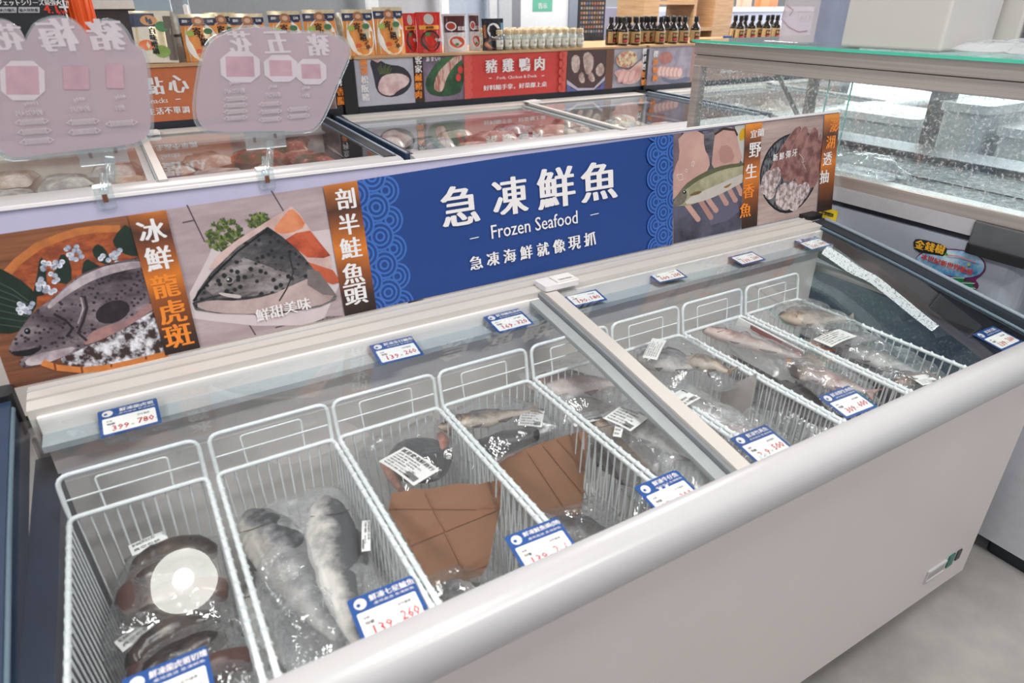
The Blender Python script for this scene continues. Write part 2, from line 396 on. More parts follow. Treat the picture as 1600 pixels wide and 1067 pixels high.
lamp_panel(1.0, 5.2, 1.2, .6, 'white ceiling light panel near the shop windows', 120)
lamp_panel(6.4, .6, .6, 1.2, 'white ceiling light panel beyond the glass display case', 120)
lamp_panel(.9, -1.0, .3, 1.2, 'slim white unseen ceiling light panel added above the fish freezer', 50)  # unseen fill lamp added, kept forward so the lids do not mirror it
t = thing('round_downlight', 'round white recessed downlight whose disc mirrors in the freezer lid', 'light', (.03, .85, 3.25))
MB().lathe([(.045, 3.21), (.12, 3.205), (.14, 3.215), (.145, 3.25)], (.03, .85, 0), emit('#f4f4ec', 9.), 32).build('glowing_trim_ring', t)  # white trim set glowing so its mirrored ring shows near-white in the lid
MB().lathe([(.0005, 3.2), (.043, 3.2), (.046, 3.21)], (.03, .85, 0), emit('#ffffff', 30), 32).build('bulb_disc', t)

# ------------------------------------------------------------------ chest freezers
PY = [0, -.07, -.17, -.3, -.425, -.57, -.64]; PZ = [.857, .850, .835, .815, .792, .766, .752]
def zg0(y):
    y = max(-.66, min(0, y))
    for i in range(len(PY)-1):
        if y >= PY[i+1]:
            t = (PY[i]-y)/(PY[i]-PY[i+1]); return PZ[i]+(PZ[i+1]-PZ[i])*t
    return PZ[-1]
zg = zg0
def lidpts(y0, y1, n=18): return [(y0+(y1-y0)*i/n) for i in range(n+1)]
def freezer(x0, L, yb, sy, label, name='chest_freezer', div=.5, logo=True, near=None, back=False):
    """x0..x0+L, back edge at yb, profile stretched sy front to back"""
    t = thing(name, label, 'freezer', (x0+L/2, yb-.33*sy, 0), group='glass-lidded chest freezers' if back else None)
    Y = lambda y: yb+y*sy
    zk = .22 if back else 1.
    zg = lambda y: .857-(.857-zg0(y))*zk
    G = [(Y(y), zg(y)) for y in lidpts(-.05, -.638)]
    b = MB(); b.box((x0, Y(-.647), .085), (x0+L, Y(-.63), .72), PANEL); b.box((x0, Y(-.02), .085), (x0+L, Y(0), .78), PANEL)
    b.box((x0, Y(-.63), .085), (x0+.03, Y(-.02), .74), PANEL); b.box((x0+L-.03, Y(-.63), .085), (x0+L, Y(-.02), .74), PANEL)
    b.box((x0, Y(-.63), .085), (x0+L, Y(-.02), .12), PANEL)
    bevel(b.build('cabinet', t), .006)
    b = MB(); b.box((x0+.05, Y(-.6), .0), (x0+L-.05, Y(-.05), .085), DARK); b.build('plinth', t)
    # rounded front handle trim
    pr = [(-.630, .70), (-.647, .700), (-.668, .708), (-.679, .725), (-.683, .748), (-.680, .768), (-.672, .779), (-.658, .784), (-.636, .785), (-.632, .780), (-.630, .755)]
    b = MB(); b.prism([(Y(a) if sy == 1 else Y(-.60)+(a+.63)*2.6, z if sy == 1 else z+.055) for a, z in pr], x0-.012, x0+L+.012, TRIM, 0, True); b.build('front_trim', t)
    # back rail: ledge, groove, strip
    b = MB(); b.prism([(Y(0), .79), (Y(0), .862), (Y(-.042), .862), (Y(-.043), .856), (Y(-.047), .856), (Y(-.048), .861), (Y(-.073), .858), (Y(-.073), .79)], x0+.02, x0+L-.02, CREAM)
    b.box((x0+.02, Y(-.02), .862), (x0+L-.02, Y(-.016), .8645), TRIM); b.build('back_rail', t)
    # end rails: dark curved frames with a pale outer bead
    for sx, e0, e1 in ((-1, x0-.03, x0+.0), (1, x0+L-.05, x0+L)):
        b = MB(); top = [(y, z+.009) for y, z in G]; pr = [(Y(0), .866)] + top + [(Y(-.645), .73), (Y(-.6), .70), (Y(0), .78)]
        b.prism(pr, e0, e1, NAVY if sx < 0 else DARK); 
        b.build('end_rail', t)
        bead = MB(); xb = e1-.006 if sx > 0 else e0+.006
        bead.tube([(xb, y, z+.011) for y, z in G], .005, GREYP, 6); bead.build('rail_bead', t)
        xi = e0-.002 if sx > 0 else e1+.002
        MB().tube([(xi, y, z+.004) for y, z in G], .0035, mat('#5f7380', .35), 6).build('lid_seal', t)
        b = MB(); b.rbox((e0-.004, Y(-.035), .80), (e1+.004, Y(.004), .872), .008, BLACK); b.build('corner_cap', t)
    xa, xz = x0+.002, x0+L-.05; xm = x0+L*div
    # inner tub
    b = MB(); b.box((x0+.03, Y(-.632), .30), (xz, Y(-.622), .752), LINER); b.box((x0+.03, Y(-.08), .30), (xz, Y(-.068), .846), LINER)
    b.box((x0+.03, Y(-.62), .29), (xz, Y(-.08), .30), LINER)
    b.box((x0+.03, Y(-.118), .808), (xz, Y(-.08), .818), mat('#a7afb4', .5)); b.build('inner_tub', t)  # back lip in grey: shading under the glass put into its colour
    MB().box((x0-.002, Y(-.630), .30), (x0+.034, Y(-.02), .7445), NAVY).build('end_lining', t); MB().box((xz, Y(-.622), .30), (xz+.012, Y(-.08), .73), NAVY).build('end_lining', t)
    # lids
    def sheet(a, c, dz, nm, frm):
        b = MB(); b.grid(lambda u, v: (a+(c-a)*u, Y(-.072-.562*v), zg(-.072-.562*v)+dz), 2, 26, GLASS)
        return b.build(nm, frm)
    lf = MB(); G2 = [(Y(y), zg(y)) for y in lidpts(-.06, -.636)]
    lf.prism([(y, z-.003) for y, z in G2]+[(y, z-.012) for y, z in G2[::-1]], xm-.046, xm-.023, mat('#9fa5a6', .3)); lo = lf.build('lower_lid', t)
    sheet(xa, xm-.024, -.007, 'glass_pane', lo)
    lf = MB(); lf.prism([(y, z+.012) for y, z in G2]+[(y, z-.002) for y, z in G2[::-1]], xm-.014, xm+.014, CREAM)
    lf.prism([(y, z+.006) for y, z in G2]+[(y, z-.008) for y, z in G2[::-1]], xm-.022, xm-.014, mat('#7d8286', .5)); up = lf.build('upper_lid', t)
    sheet(xm, xz, .002, 'glass_pane', up)
    b = MB(); b.rbox((xm-.014, Y(-.09), .862), (xm+.072, Y(-.045), .873), .006, PW); b.box((xm+.018, Y(-.086), .873), (xm+.066, Y(-.052), .877), mat('#e8e6e0', .4))
    bl = b.build('handle_block', up)
    if logo:
        b = MB(); text(b, 'LIEBHERR', (xm+.042, Y(-.078), .8775), (1, 0, 0), (0, 1, 0), .0055, mat('#8d8f92', .5), .05, res=1); b.build('lettering', bl)
    return t
F1 = freezer(0, 1.858, 0, 1.0, 'white chest freezer with sliding glass lids and wire baskets of packed fish', div=.5)
# vent, lamp and badge low on the front panel
b = MB(); v = [hy(1448, 903, -.648), hy(1474, 880, -.648)]
b.box((1.650, -.652, .155), (1.722, -.647, .162), TRIM); b.box((1.650, -.652, .188), (1.722, -.647, .195), TRIM); b.box((1.645, -.651, .155), (1.650, -.647, .195), TRIM)
b.box((1.65, -.649, .162), (1.722, -.6475, .188), mat('#a59f9d', .5)); b.build('pull_slot', F1)
MB().box((1.735, -.650, .160), (1.76, -.647, .198), mat('#1f6b5c', .3)).build('temperature_display', F1)
MB().box((1.772, -.650, .166), (1.79, -.647, .196), mat('#3a3d3c', .4)).build('power_switch', F1)
F3 = freezer(-.74, 1.93, 2.44, 1.57, 'white chest freezer of bagged snacks behind the fish signboard', div=.56, back=True)
F2 = freezer(1.262, 2.04, 2.44, 1.57, 'white chest freezer of pork and poultry under the red sign', div=.54, back=True)
F4 = freezer(3.40, 2.04, 2.44, 1.57, 'chest freezer beyond the red-sign one, seen through the display case', div=.5, back=True)
b = MB(); q = hz(648, 243, .80); text(b, 'LIEBHERR', (1.40, 1.36, .80), (1, 0, 0), (0, 0, 1), .022, mat('#55585c', .5), .06, w=.15, res=1); b.build('lettering', F2)

# ------------------------------------------------------------------ fish signboard on the freezer's back rail
SB = Vector((0, .0, .8655)); SY = Vector((0, .04, .262)).normalized(); SN = Vector((1, 0, 0)).cross(SY)
def hs(px, py): return hitp(px, py, SB, SN)
W_ = 1.94; HT = .262
t = thing('signboard', 'blue and photo-printed fish signboard standing along the white freezer', 'sign', (W_/2, 0, .862))
def bq(u, v, d=0): return SB+Vector((u, 0, 0))+SY*v+SN*d
b = MB(); P8 = [bq(u, v, d) for d in (-.006, 0) for u, v in ((0, 0), (W_, 0), (W_, HT), (0, HT))]
b.add(P8, [(3, 2, 1, 0), (4, 5, 6, 7), (0, 1, 5, 4), (1, 2, 6, 5), (2, 3, 7, 6), (3, 0, 4, 7)], mat('#b4b0ca', .25, var=.02)); b.build('board', t)
b = MB(); b.add([bq(u, v, d) for d in (-.009, .004) for u, v in ((0, HT), (W_, HT), (W_, HT+.005), (0, HT+.005))], [(3, 2, 1, 0), (4, 5, 6, 7), (0, 1, 5, 4), (1, 2, 6, 5), (2, 3, 7, 6), (3, 0, 4, 7)], PW); b.build('top_edging', t)
def vtop(u):
    T = [(0, .229), (.41, .237), (.91, .252), (1.66, .2605), (1.94, .2595)]
    for (a0, b0), (a1, b1) in zip(T, T[1:]):
        if u <= a1: return b0+(b1-b0)*max(0, u-a0)/(a1-a0)
    return T[-1][1]
def art(px0=None): 
    a = Art(bq(0, 0, .0003), (1, 0, 0), SY, hs); a.clip = (0.002, 0, W_, HT-.001); a.vt = vtop; return a
WDARK = spk('#4a2c20', '#6d4530', 6, .35, .65, .6, (1, 1, 18)); ORB = spk('#7a3a18', '#a4561f', 30, .35, .6, .5, (1, 1, 3))
FISHD = fishskin('#2a232a', '#665a60', '#94878b', 135, .22, .4); FISHL = spk('#8f8188', '#c0b4b8', 24, .4, .6, .35)
ICE = spk('#3b2a28', '#cfcfd6', 70, .44, .58, .3, c3='#efeff4'); LEAF = mat('#1c2b22', .4, var=.3, scale=30); ICEW = spk('#8c93a6', '#e4e7ee', 90, .4, .6, .3)
STR = lambda: spk('#3a1e14', '#c26a24', 3.2, .38, .62, .5)
# photo of the grouper
a = art(); ux = lambda px, py: a.uv(px, py)[0]
uA0, uA1 = ux(230, 450), ux(287, 440); uB0, uB1 = ux(521, 390), ux(572, 380); uC0, uC1 = ux(1160, 280), ux(1185, 275); uD0, uD1 = ux(1281, 255), W_
a.poly_uv([(0, 0), (uA0, 0), (uA0, HT), (0, HT)], spk('#5a3626', '#8a5636', 5, .35, .65, .6, (1, 1, 22)))
a.poly([(10, 430), (28, 408), (60, 384), (90, 372), (120, 362), (150, 358), (190, 356), (232, 395), (122, 432), (66, 478), (45, 470)], spk('#7c3a20', '#a8562e', 45, .4, .6, .5, (1, 1, 2)))
a.line([(6, 432), (28, 408), (60, 384), (90, 372), (120, 362), (150, 358), (188, 357)], .011, mat('#b26a36', .5, var=.2, scale=60))
for q in ([(-20, 415), (0, 418), (45, 445), (62, 470), (40, 505), (25, 522), (-10, 520)], [(50, 465), (58, 430), (63, 397), (72, 415), (74, 460)], [(80, 440), (88, 415), (97, 392), (112, 412), (112, 445)], [(126, 432), (132, 402), (150, 412), (162, 420), (140, 432)], [(142, 395), (150, 380), (163, 386), (176, 410), (160, 414)], [(175, 372), (202, 344), (226, 400), (200, 400), (180, 388)]): a.poly(q, LEAF, 1)
for i in range(7): a.line([(-5, 440+i*11), (20+i*3, 452+i*10), (45, 470+i*6)], .0012, mat('#43584c', .4))
a.poly([(95, 560), (120, 545), (160, 532), (200, 508), (250, 480), (262, 548), (225, 562), (180, 574), (120, 577), (98, 568)], ICE)
for i in range(64):
    k = i/46; px, py = ((82, 420) if i < 12 else (118, 396) if i < 24 else (172, 400) if i < 34 else (75, 445) if i < 50 else (45, 485)); r = R_.random
    px += (r()-.5)*32; py += (r()-.5)*24; a.disc(px, py, 4.5, 4, ICEW); a.disc(px-.5, py-.3, 2.4, 1.8, mat('#a9afbe', .2)); a.k -= 2 if i % 10 else 0
a.poly([(12, 548), (20, 532), (32, 514), (50, 490), (66, 477), (81, 467), (100, 449), (122, 431), (145, 420), (168, 412), (195, 406), (226, 402), (248, 478), (215, 500), (190, 515), (160, 530), (135, 541), (110, 553), (85, 561), (60, 570), (42, 574), (31, 572), (30, 563), (40, 557), (25, 555)], FISHD, 1)
a.poly([(74, 475), (100, 452), (122, 434), (145, 423), (168, 414), (222, 406), (228, 416), (185, 424), (148, 436), (118, 452), (92, 470), (76, 484)], FISHL, 1)
a.poly([(128, 540), (140, 520), (165, 508), (200, 500), (236, 470), (247, 478), (215, 500), (185, 518), (150, 534)], spk('#a87f78', '#8a6a6c', 30, .4, .6, .4), 1)
a.disc(176, 487, 28, 17, mat('#2a2228', .4, var=.4, scale=60), -.35)
a.line([(132, 462), (136, 480), (130, 502), (122, 520), (136, 532)], .004, mat('#2b2228', .4)); a.line([(126, 464), (130, 482), (122, 505)], .002, FISHL); a.line([(84, 490), (102, 500), (114, 512), (104, 526)], .004, mat('#241d22', .4))
a.poly([(14, 549), (38, 547), (62, 541), (66, 545), (48, 556), (25, 556)], mat('#18141a', .4), 1)
a.poly([(42, 572), (38, 562), (60, 552), (90, 546), (120, 540), (110, 553), (70, 568)], FISHL, 1)
a.disc(43, 517, 5, 5, mat('#15151c', .2)); a.disc(42, 516, 1.8, 1.6, ICEW)
a.line([(66, 566), (90, 574), (130, 578), (175, 575), (212, 567), (262, 552)], .010, mat('#c4773a', .5, var=.15, scale=60))
for px, py in ((85, 572), (127, 577), (174, 574), (228, 562)): a.line([(px, py-6), (px+2, py+6)], .003, mat('#7a3a1c', .5))
a.mb.build('grouper_photo_print', t)
# photo of the salmon head
a = art(); a.poly_uv([(uA1, 0), (uB0, 0), (uB0, HT), (uA1, HT)], spk('#978488', '#b3a2a4', 4, .3, .7, .6, (2, 1, 10)))
DK = mat('#4a3d40', .6)
for q in ([(292, 320), (320, 378)], [(424, 298), (443, 330)], [(388, 505), (402, 535)], [(430, 512), (452, 506)], [(285, 348), (304, 344)]): a.line(q, .0022, DK)
a.poly([(296, 458), (325, 402), (332, 384), (420, 370), (516, 358), (532, 440), (505, 500), (470, 508), (400, 509), (335, 502), (300, 497)], mat('#c9bcbd', .35, var=.03))
a.poly([(490, 508), (512, 494), (540, 500), (540, 520), (486, 520)], spk('#8d8080', '#4b4546', 300, .4, .6, .6, (1, 1, .1)))
GR = [mat(h, .5, var=.2) for h in ('#4a5a2c', '#6b7a38', '#38481f')]
for i in range(300):
    cx, cy, rx, ry = (352, 368, 30, 25) if i < 210 else (405, 345, 20, 12); a.k = 20+i % 14; th = R_.random()*6.28; q = math.sqrt(R_.random())
    a.disc(cx+rx*q*math.cos(th), cy+ry*q*math.sin(th)-(.2*q), 4.2, 1.6, GR[i % 3], R_.random()*3, 6)
a.k = 40
a.poly([(326, 421), (340, 398), (370, 375), (410, 350), (455, 322), (466, 332), (480, 352), (500, 380), (516, 402), (518, 418), (500, 434), (420, 390), (350, 415)], spk('#b99a94', '#cdb2ac', 20, .4, .6, .35))
a.poly([(424, 362), (440, 340), (455, 324), (466, 334), (480, 353), (450, 366)], spk('#c66f48', '#d58a64', 25, .4, .6, .35), 1)
a.poly([(446, 374), (462, 364), (484, 360), (516, 399), (505, 403), (480, 402), (458, 385)], spk('#8c3420', '#c05a3a', 25, .4, .6, .35))
a.poly([(478, 408), (520, 422), (532, 440), (520, 444), (498, 436)], mat('#b5583a', .4, var=.2))
a.poly([(301, 474), (308, 456), (330, 425), (370, 386), (418, 354), (440, 369), (465, 390), (490, 420), (522, 456), (505, 463), (526, 462), (524, 468), (500, 479), (440, 489), (400, 491), (340, 489), (305, 484)], fishskin('#1c1d1f', '#4c4a4c', '#777173', 90, .2, .4))
a.poly([(318, 450), (345, 422), (380, 402), (430, 420), (460, 430), (452, 452), (400, 462), (340, 466)], fishskin('#1e1f21', '#77706f', '#a0999b', 85, .28, .4, 22))
a.poly([(301, 476), (330, 468), (372, 470), (420, 462), (455, 446), (492, 430), (524, 458), (512, 473), (470, 483), (400, 491), (330, 488)], spk('#9c8886', '#bfaaa6', 14, .35, .65, .35), 1)
a.poly([(480, 420), (498, 424), (526, 462), (504, 460), (480, 445)], mat('#6f6664', .4, var=.2))
a.line([(302, 470), (312, 456), (335, 428), (372, 392), (418, 358)], .003, mat('#121214', .3)); a.line([(301, 474), (330, 464), (356, 458), (372, 463)], .0022, mat('#2a2426', .3))
a.poly([(340, 456), (362, 459), (377, 461), (376, 466), (362, 465), (345, 461)], mat('#bdb4b0', .3), 1)
a.disc(358, 437, 7, 6, mat('#8a8486', .2)); a.disc(358, 437, 5, 4.4, mat('#2d2d30', .2)); a.disc(356, 436, 2, 1.8, mat('#b8b4b4', .2))
a.line([(452, 400), (458, 425), (448, 450), (436, 470)], .0025, mat('#2b2829', .4))
a.mb.build('salmon_photo_print', t)
# blue title panel with wave scales
a = art(); a.poly_uv([(uB1, 0), (ux(1049, 300), 0), (ux(1049, 300), HT), (.91, HT), (uB1, HT)], BLUE)
uE = ux(1049, 300); SC = mat('#3a68b4', .4); pit = .0545
for side in (0, 1):
    for col in (2, 1, 0):
        for k in range(-1, 7):
            v = k*pit+(pit/2 if col % 2 else 0)
            u = uB1+.006+col*.0225 if side == 0 else uE-.006-col*.0225
            if col == 0: u += -.012 if side == 0 else .012
            if v < -.02 or v > HT+.02: continue
            a.rings(u, v, pit/2, BLUE, SC, uB1, uE, 0, HT-.001)
a.mb.build('blue_panel_print', t)
a = art(); a.k = 90
for ch, px, py, h in (('急', 718, 321, 62), ('凍', 796, 306, 58), ('鮮', 868, 293, 62), ('魚', 935, 283, 60)): a.txt(ch, px, py, h, PW, .038, yb=.006, wpx=h*.9)
a.txt('Frozen Seafood', 836, 350, 21, PW, .012, wpx=134)
a.line([(733, 373), (747, 370)], .0018, PW); a.line([(921, 336), (934, 333)], .0018, PW)
for ch, px, py in (('急', 743, 410), ('凍', 769, 404), ('海', 795, 399), ('鮮', 821, 394), ('就', 847, 389), ('像', 872, 384), ('現', 896, 379), ('抓', 920, 373)): a.txt(ch, px, py, 21, PW, .04, res=1)
a.mb.build('lettering', t)
# photo of sweetfish in two hands
a = art(); SKIN = spk('#a98279', '#c29c90', 10, .35, .65, .5); SKIND = mat('#a97e74', .5, var=.1, scale=12)
a.poly_uv([(uE, 0), (uC0, 0), (uC0, HT), (uE, HT)], spk('#2c2c3a', '#5b5a6c', 6, .4, .6, .5))
a.poly([(1049, 205), (1064, 205), (1058, 260), (1050, 290), (1044, 330), (1043, 280)], mat('#6a5a62', .6, var=.2))
a.poly([(1040, 385), (1046, 340), (1052, 340), (1052, 380)], mat('#8b7468', .5)); a.poly([(1098, 205), (1122, 200), (1120, 240), (1112, 262), (1102, 250)], spk('#3b3942', '#6d6974', 90, .4, .6, .7, (.2, 1, 1)))
a.poly([(1148, 197), (1171, 193), (1160, 255), (1152, 240)], mat('#b9b6b0', .5)); a.disc(1160, 210, 5, 10, mat('#c79c1e', .5), .3)
a.poly([(1105, 335), (1150, 310), (1155, 330), (1135, 345), (1110, 352)], mat('#5d5a6e', .4)); 
a.poly([(1059, 208), (1099, 203), (1100, 232), (1108, 246), (1109, 262), (1092, 282), (1066, 296), (1048, 316), (1048, 290), (1054, 262), (1062, 245)], SKIN, 1)
a.poly([(1118, 203), (1150, 197), (1153, 224), (1162, 254), (1130, 260), (1111, 265), (1114, 230)], SKIN, 1); a.poly([(1122, 230), (1140, 225), (1150, 250), (1125, 258)], SKIND, 1)
a.line([(1116, 210), (1130, 201), (1148, 203), (1152, 212)], .006, mat('#3a2a26', .5))
for p, q in (((1072, 318), (1090, 342)), ((1093, 312), (1110, 339)), ((1102, 306), (1118, 328)), ((1124, 300), (1134, 317)), ((1138, 294), (1148, 312)), ((1150, 286), (1158, 302))):
    a.line([p, q], .0145, SKIND if p[0] % 2 else SKIN); a.disc(q[0], q[1], 4.3, 4.6, SKIND if p[0] % 2 else SKIN)
a.poly([(1048, 322), (1056, 308), (1068, 290), (1085, 277), (1110, 264), (1135, 257), (1163, 254), (1163, 282), (1145, 292), (1120, 305), (1090, 316), (1075, 321), (1060, 322)], spk('#8d8a6c', '#a8a388', 25, .4, .6, .3), 1)
a.poly([(1066, 319), (1082, 305), (1110, 293), (1140, 280), (1163, 270), (1163, 283), (1145, 293), (1120, 306), (1090, 317)], mat('#b9b4ac', .3, var=.06), 1)
a.poly([(1056, 308), (1068, 290), (1085, 277), (1110, 264), (1135, 257), (1163, 254), (1163, 259), (1130, 264), (1095, 279), (1072, 295)], mat('#595a40', .3, var=.15), 1)
a.poly([(1048, 322), (1056, 308), (1067, 292), (1073, 300), (1072, 312), (1064, 321)], mat('#6d675c', .3, var=.25, scale=90), 1)
a.poly([(1074, 306), (1088, 298), (1098, 299), (1088, 305)], mat('#6b5430', .4), 1); a.poly([(1128, 293), (1140, 287), (1144, 286), (1136, 294)], mat('#8a6038', .4), 1)
a.disc(1069, 300, 3, 2.8, mat('#20201c', .2)); a.disc(1068.4, 299.4, 1, 1, PW)
for q in ([(1057, 273), (1065, 272), (1067, 280), (1060, 282), (1057, 273)], [(1071, 264), (1074, 266), (1073, 269), (1070, 267), (1071, 264)], [(1081, 253), (1084, 252), (1083, 260), (1080, 259), (1081, 253)]): a.line(q, .0012, PW)
a.mb.build('sweetfish_photo_print', t)
# photo of squid on a plate
a = art(); a.poly_uv([(uC1, 0), (uD0, 0), (uD0, HT), (uC1, HT)], spk('#9a8580', '#b7a29b', 5, .35, .65, .6, (1, 1, 14)))
PL = [(1187, 292), (1187, 268), (1193, 247), (1204, 228), (1220, 214), (1242, 206), (1270, 208), (1276, 230), (1274, 290), (1262, 310), (1248, 326), (1232, 334), (1214, 331), (1196, 314)]
a.poly(PL, mat('#1e2024', .3), 1); a.poly([(px*.94+1230*.06, py*.94+268*.06) for px, py in PL], spk('#2b2e33', '#6a6d70', 160, .45, .55, .4, (1, 1, .3)), 1)
SQ = spk('#6a4440', '#9a706a', 40, .4, .6, .4); SQL = spk('#8b6964', '#b08c86', 30, .4, .6, .4)
for q in ([(1200, 272), (1212, 245), (1232, 214), (1242, 200), (1252, 196), (1250, 212), (1236, 240), (1222, 278)], [(1218, 282), (1228, 248), (1246, 214), (1258, 194), (1264, 206), (1258, 235), (1244, 284)], [(1240, 290), (1250, 250), (1262, 215), (1272, 195), (1280, 210), (1275, 250), (1262, 290)], [(1258, 296), (1266, 255), (1276, 220), (1284, 204), (1284, 250), (1277, 290)]):
    a.poly(q, SQ, 1); a.line(q[1:4], .0015, SQL)
for px, py, rx, ry in ((1198, 285, 9, 20), (1210, 278, 9, 18), (1203, 300, 8, 12), (1222, 305, 10, 20), (1236, 300, 9, 18), (1248, 305, 10, 18), (1240, 318, 9, 12), (1228, 318, 8, 11), (1256, 298, 8, 14)):
    a.disc(px, py, rx, ry, spk('#8a7474', '#cfc3c2', 80, .4, .58, .35), .25); a.line([(px-3, py-ry*.7), (px-5, py+ry*.7)], .001, mat('#6a5050', .5)); a.line([(px+3, py-ry*.7), (px+1, py+ry*.7)], .001, mat('#6a5050', .5))
a.mb.build('squid_photo_print', t)
# caption stripes
STR = gradz(((0, '#231815'), (.14, '#3a241c'), (.36, '#8c4c22'), (.52, '#cf7622'), (.66, '#8c4c24'), (.80, '#4a2c22'), (.92, '#a8602a'), (1, '#d9872e')), 0, .255)
def stripe(u0, u1):
    global a
    a = art(); a.k = 100; a.poly_uv([(u0, 0), (u1, 0), (u1, HT-.001), (u0, HT-.001)], STR); a.k = 110
stripe(uA0, uA1)
for ch, px, py, mt in (('冰', 237, 360, PW), ('鮮', 248, 403, PW), ('龍', 258, 446, ORG), ('虎', 269, 486, ORG), ('斑', 278, 523, ORG)): a.txt(ch, px, py, 36, mt, .035, yb=.006)
a.mb.build('caption_strip', t); stripe(uB0, uB1)
for ch, px, py in (('剖', 539, 310), ('半', 544, 350), ('鮭', 547, 387), ('魚', 551, 426), ('頭', 555, 459)): a.txt(ch, px, py, 32, PW, .035, yb=.006)
a.mb.build('caption_strip', t); a = art(); a.k = 110
for i, ch in enumerate('鮮甜美味'): a.txt(ch, 410+i*21.5, 491-i*5.6, 19, PW, .03, res=1)
a.mb.build('caption_lettering', t); stripe(uC0, uC1)
for ch, px, py, mt, h in (('宜', 1176, 209, PW, 12), ('蘭', 1187, 207, PW, 12), ('野', 1178, 234, PW, 23), ('生', 1172, 267, PW, 22), ('香', 1168, 298, ORG, 22), ('魚', 1163, 328, ORG, 22)): a.txt(ch, px, py, h, mt, .035, res=1, wpx=h*(.75 if h > 15 else .8))
a.mb.build('caption_strip', t); stripe(uD0, uD1)
for ch, px, py, mt in (('澎', 1302, 196, ORG), ('湖', 1296, 222, ORG), ('透', 1291, 248, PW), ('抽', 1286, 276, PW)): a.txt(ch, px, py, 20, mt, .035, res=1, wpx=13)
a.mb.build('caption_strip', t); a = art(); a.k = 90
for i, ch in enumerate('新鮮彈牙'): a.txt(ch, 1210+i*10, 246-i*2.4, 11, PW, .03, res=1)
a.line([(1247, 240), (1252, 246), (1251, 254), (1257, 252), (1254, 247), (1253, 256), (1257, 264)], .0009, PW)
a.mb.build('caption_lettering', t)
# ------------------------------------------------------------------ wire baskets
def arc3(a, b, c, r, n=4):
    """rounded corner at b between a and c"""
    a, b, c = Vector(a), Vector(b), Vector(c); p = b+(a-b).normalized()*r; q = b+(c-b).normalized()*r
    return [p.lerp(b, t).lerp(b.lerp(q, t), t) for t in [i/n for i in range(n+1)]]
def rounded(pts, r, closed=False, n=4):
    out = []; K = len(pts)
    for i in range(K):
        if not closed and i in (0, K-1): out.append(Vector(pts[i])); continue
        out += arc3(pts[i-1], pts[i], pts[(i+1) % K], r, n)
    return out
BX = [(.048, .226), (.240, .420), (.430, .605), (.615, .795), (.805, .985), (.997, .1+1.073), (1.185, 1.365), (1.377, 1.556)]
def basket(w):
    t = thing('wire_basket', 'basket', 'basket', (0, -.42, .76))
    x = w/2; ya, yb = -.205, .205; zb = -.33; tp = .014
    b = MB(); pts = [(-x, ya, 0), (x, ya, 0), (x, yb, 0), (-x, yb, 0)]
    b.tube(rounded(pts, .012, True), .0038, WIRE, 7, True)
    # frost beads on the rim
    rr = random.Random(3)
    for sx in (-x, x):
        for k in range(18):
            y = ya+.02+(yb-ya-.04)*k/17; b.lathe([(.0002, .0068), (.0044, .003), (.0054, -.001), (.0002, -.005)], (sx, y, 0), WIRE, 5)
    b.build('rim', t, local=True)
    b = MB(); n = 11; m = 24
    for k in range(n):
        xx = -x+2*x*(k+.5)/n; xi = xx*(1-tp/x)
        b.tube(rounded([(xx, yb, 0), (xi, yb-tp, zb), (xi, ya+tp, zb), (xx, ya, 0)], .02), .0016, WIRE, 4, cap=False)
    b.build('cross_wires', t, local=True)
    b = MB()
    for k in range(m):
        yy = ya+(yb-ya)*(k+.5)/m; yi = yy*(1-tp/yb)
        b.tube(rounded([(-x, yy, 0), (-x+tp, yi, zb), (x-tp, yi, zb), (x, yy, 0)], .02), .0016, WIRE, 4, cap=False)
    b.build('side_wires', t, local=True)
    h = .063; b = MB()
    b.tube(rounded([(-x+.001, yb, -.004), (-x-.0, yb+.012, h), (x+.0, yb+.012, h), (x-.001, yb, -.004)], .016), .0034, WIRE, 7)
    b.tube([(-x+.004, yb+.006, h*.42), (x-.004, yb+.006, h*.42)], .0016, WIRE, 5)
    b.tube(rounded([(-x+.045, yb+.002, -.002), (-x+.043, yb+.010, h*.78), (x-.043, yb+.010, h*.78), (x-.045, yb+.002, -.002)], .006), .0016, WIRE, 5)
    b.build('hanging_loop', t, local=True)
    return t
LB = ['wire basket at the dark-walled end, holding vacuum-packed dark grouper pieces', 'wire basket of two silvery frosted fish, behind the 139 / 260 tag', 'wire basket with a torn cardboard sheet and bagged salmon head', 'wire basket with cardboard sheet and a slim brown-backed fish in film',
      'wire basket half under the lid divider, with pink fillets and a silver fish', 'wire basket with a dark butterfish and packs of horse mackerel', 'wire basket with a long pinkish fish beside the 309 / 600 tag', 'last wire basket before the empty dark bay, holding a brown fish']
bk = []
proto = basket(.178); index_kids()
for i, (a, c) in enumerate(BX):
    o = proto if i == 0 else copy_tree(proto)
    o.location = ((a+c)/2, -.425, .755); o['label'] = LB[i]; o['group'] = 'wire baskets in the white chest freezer'; bk.append(o)

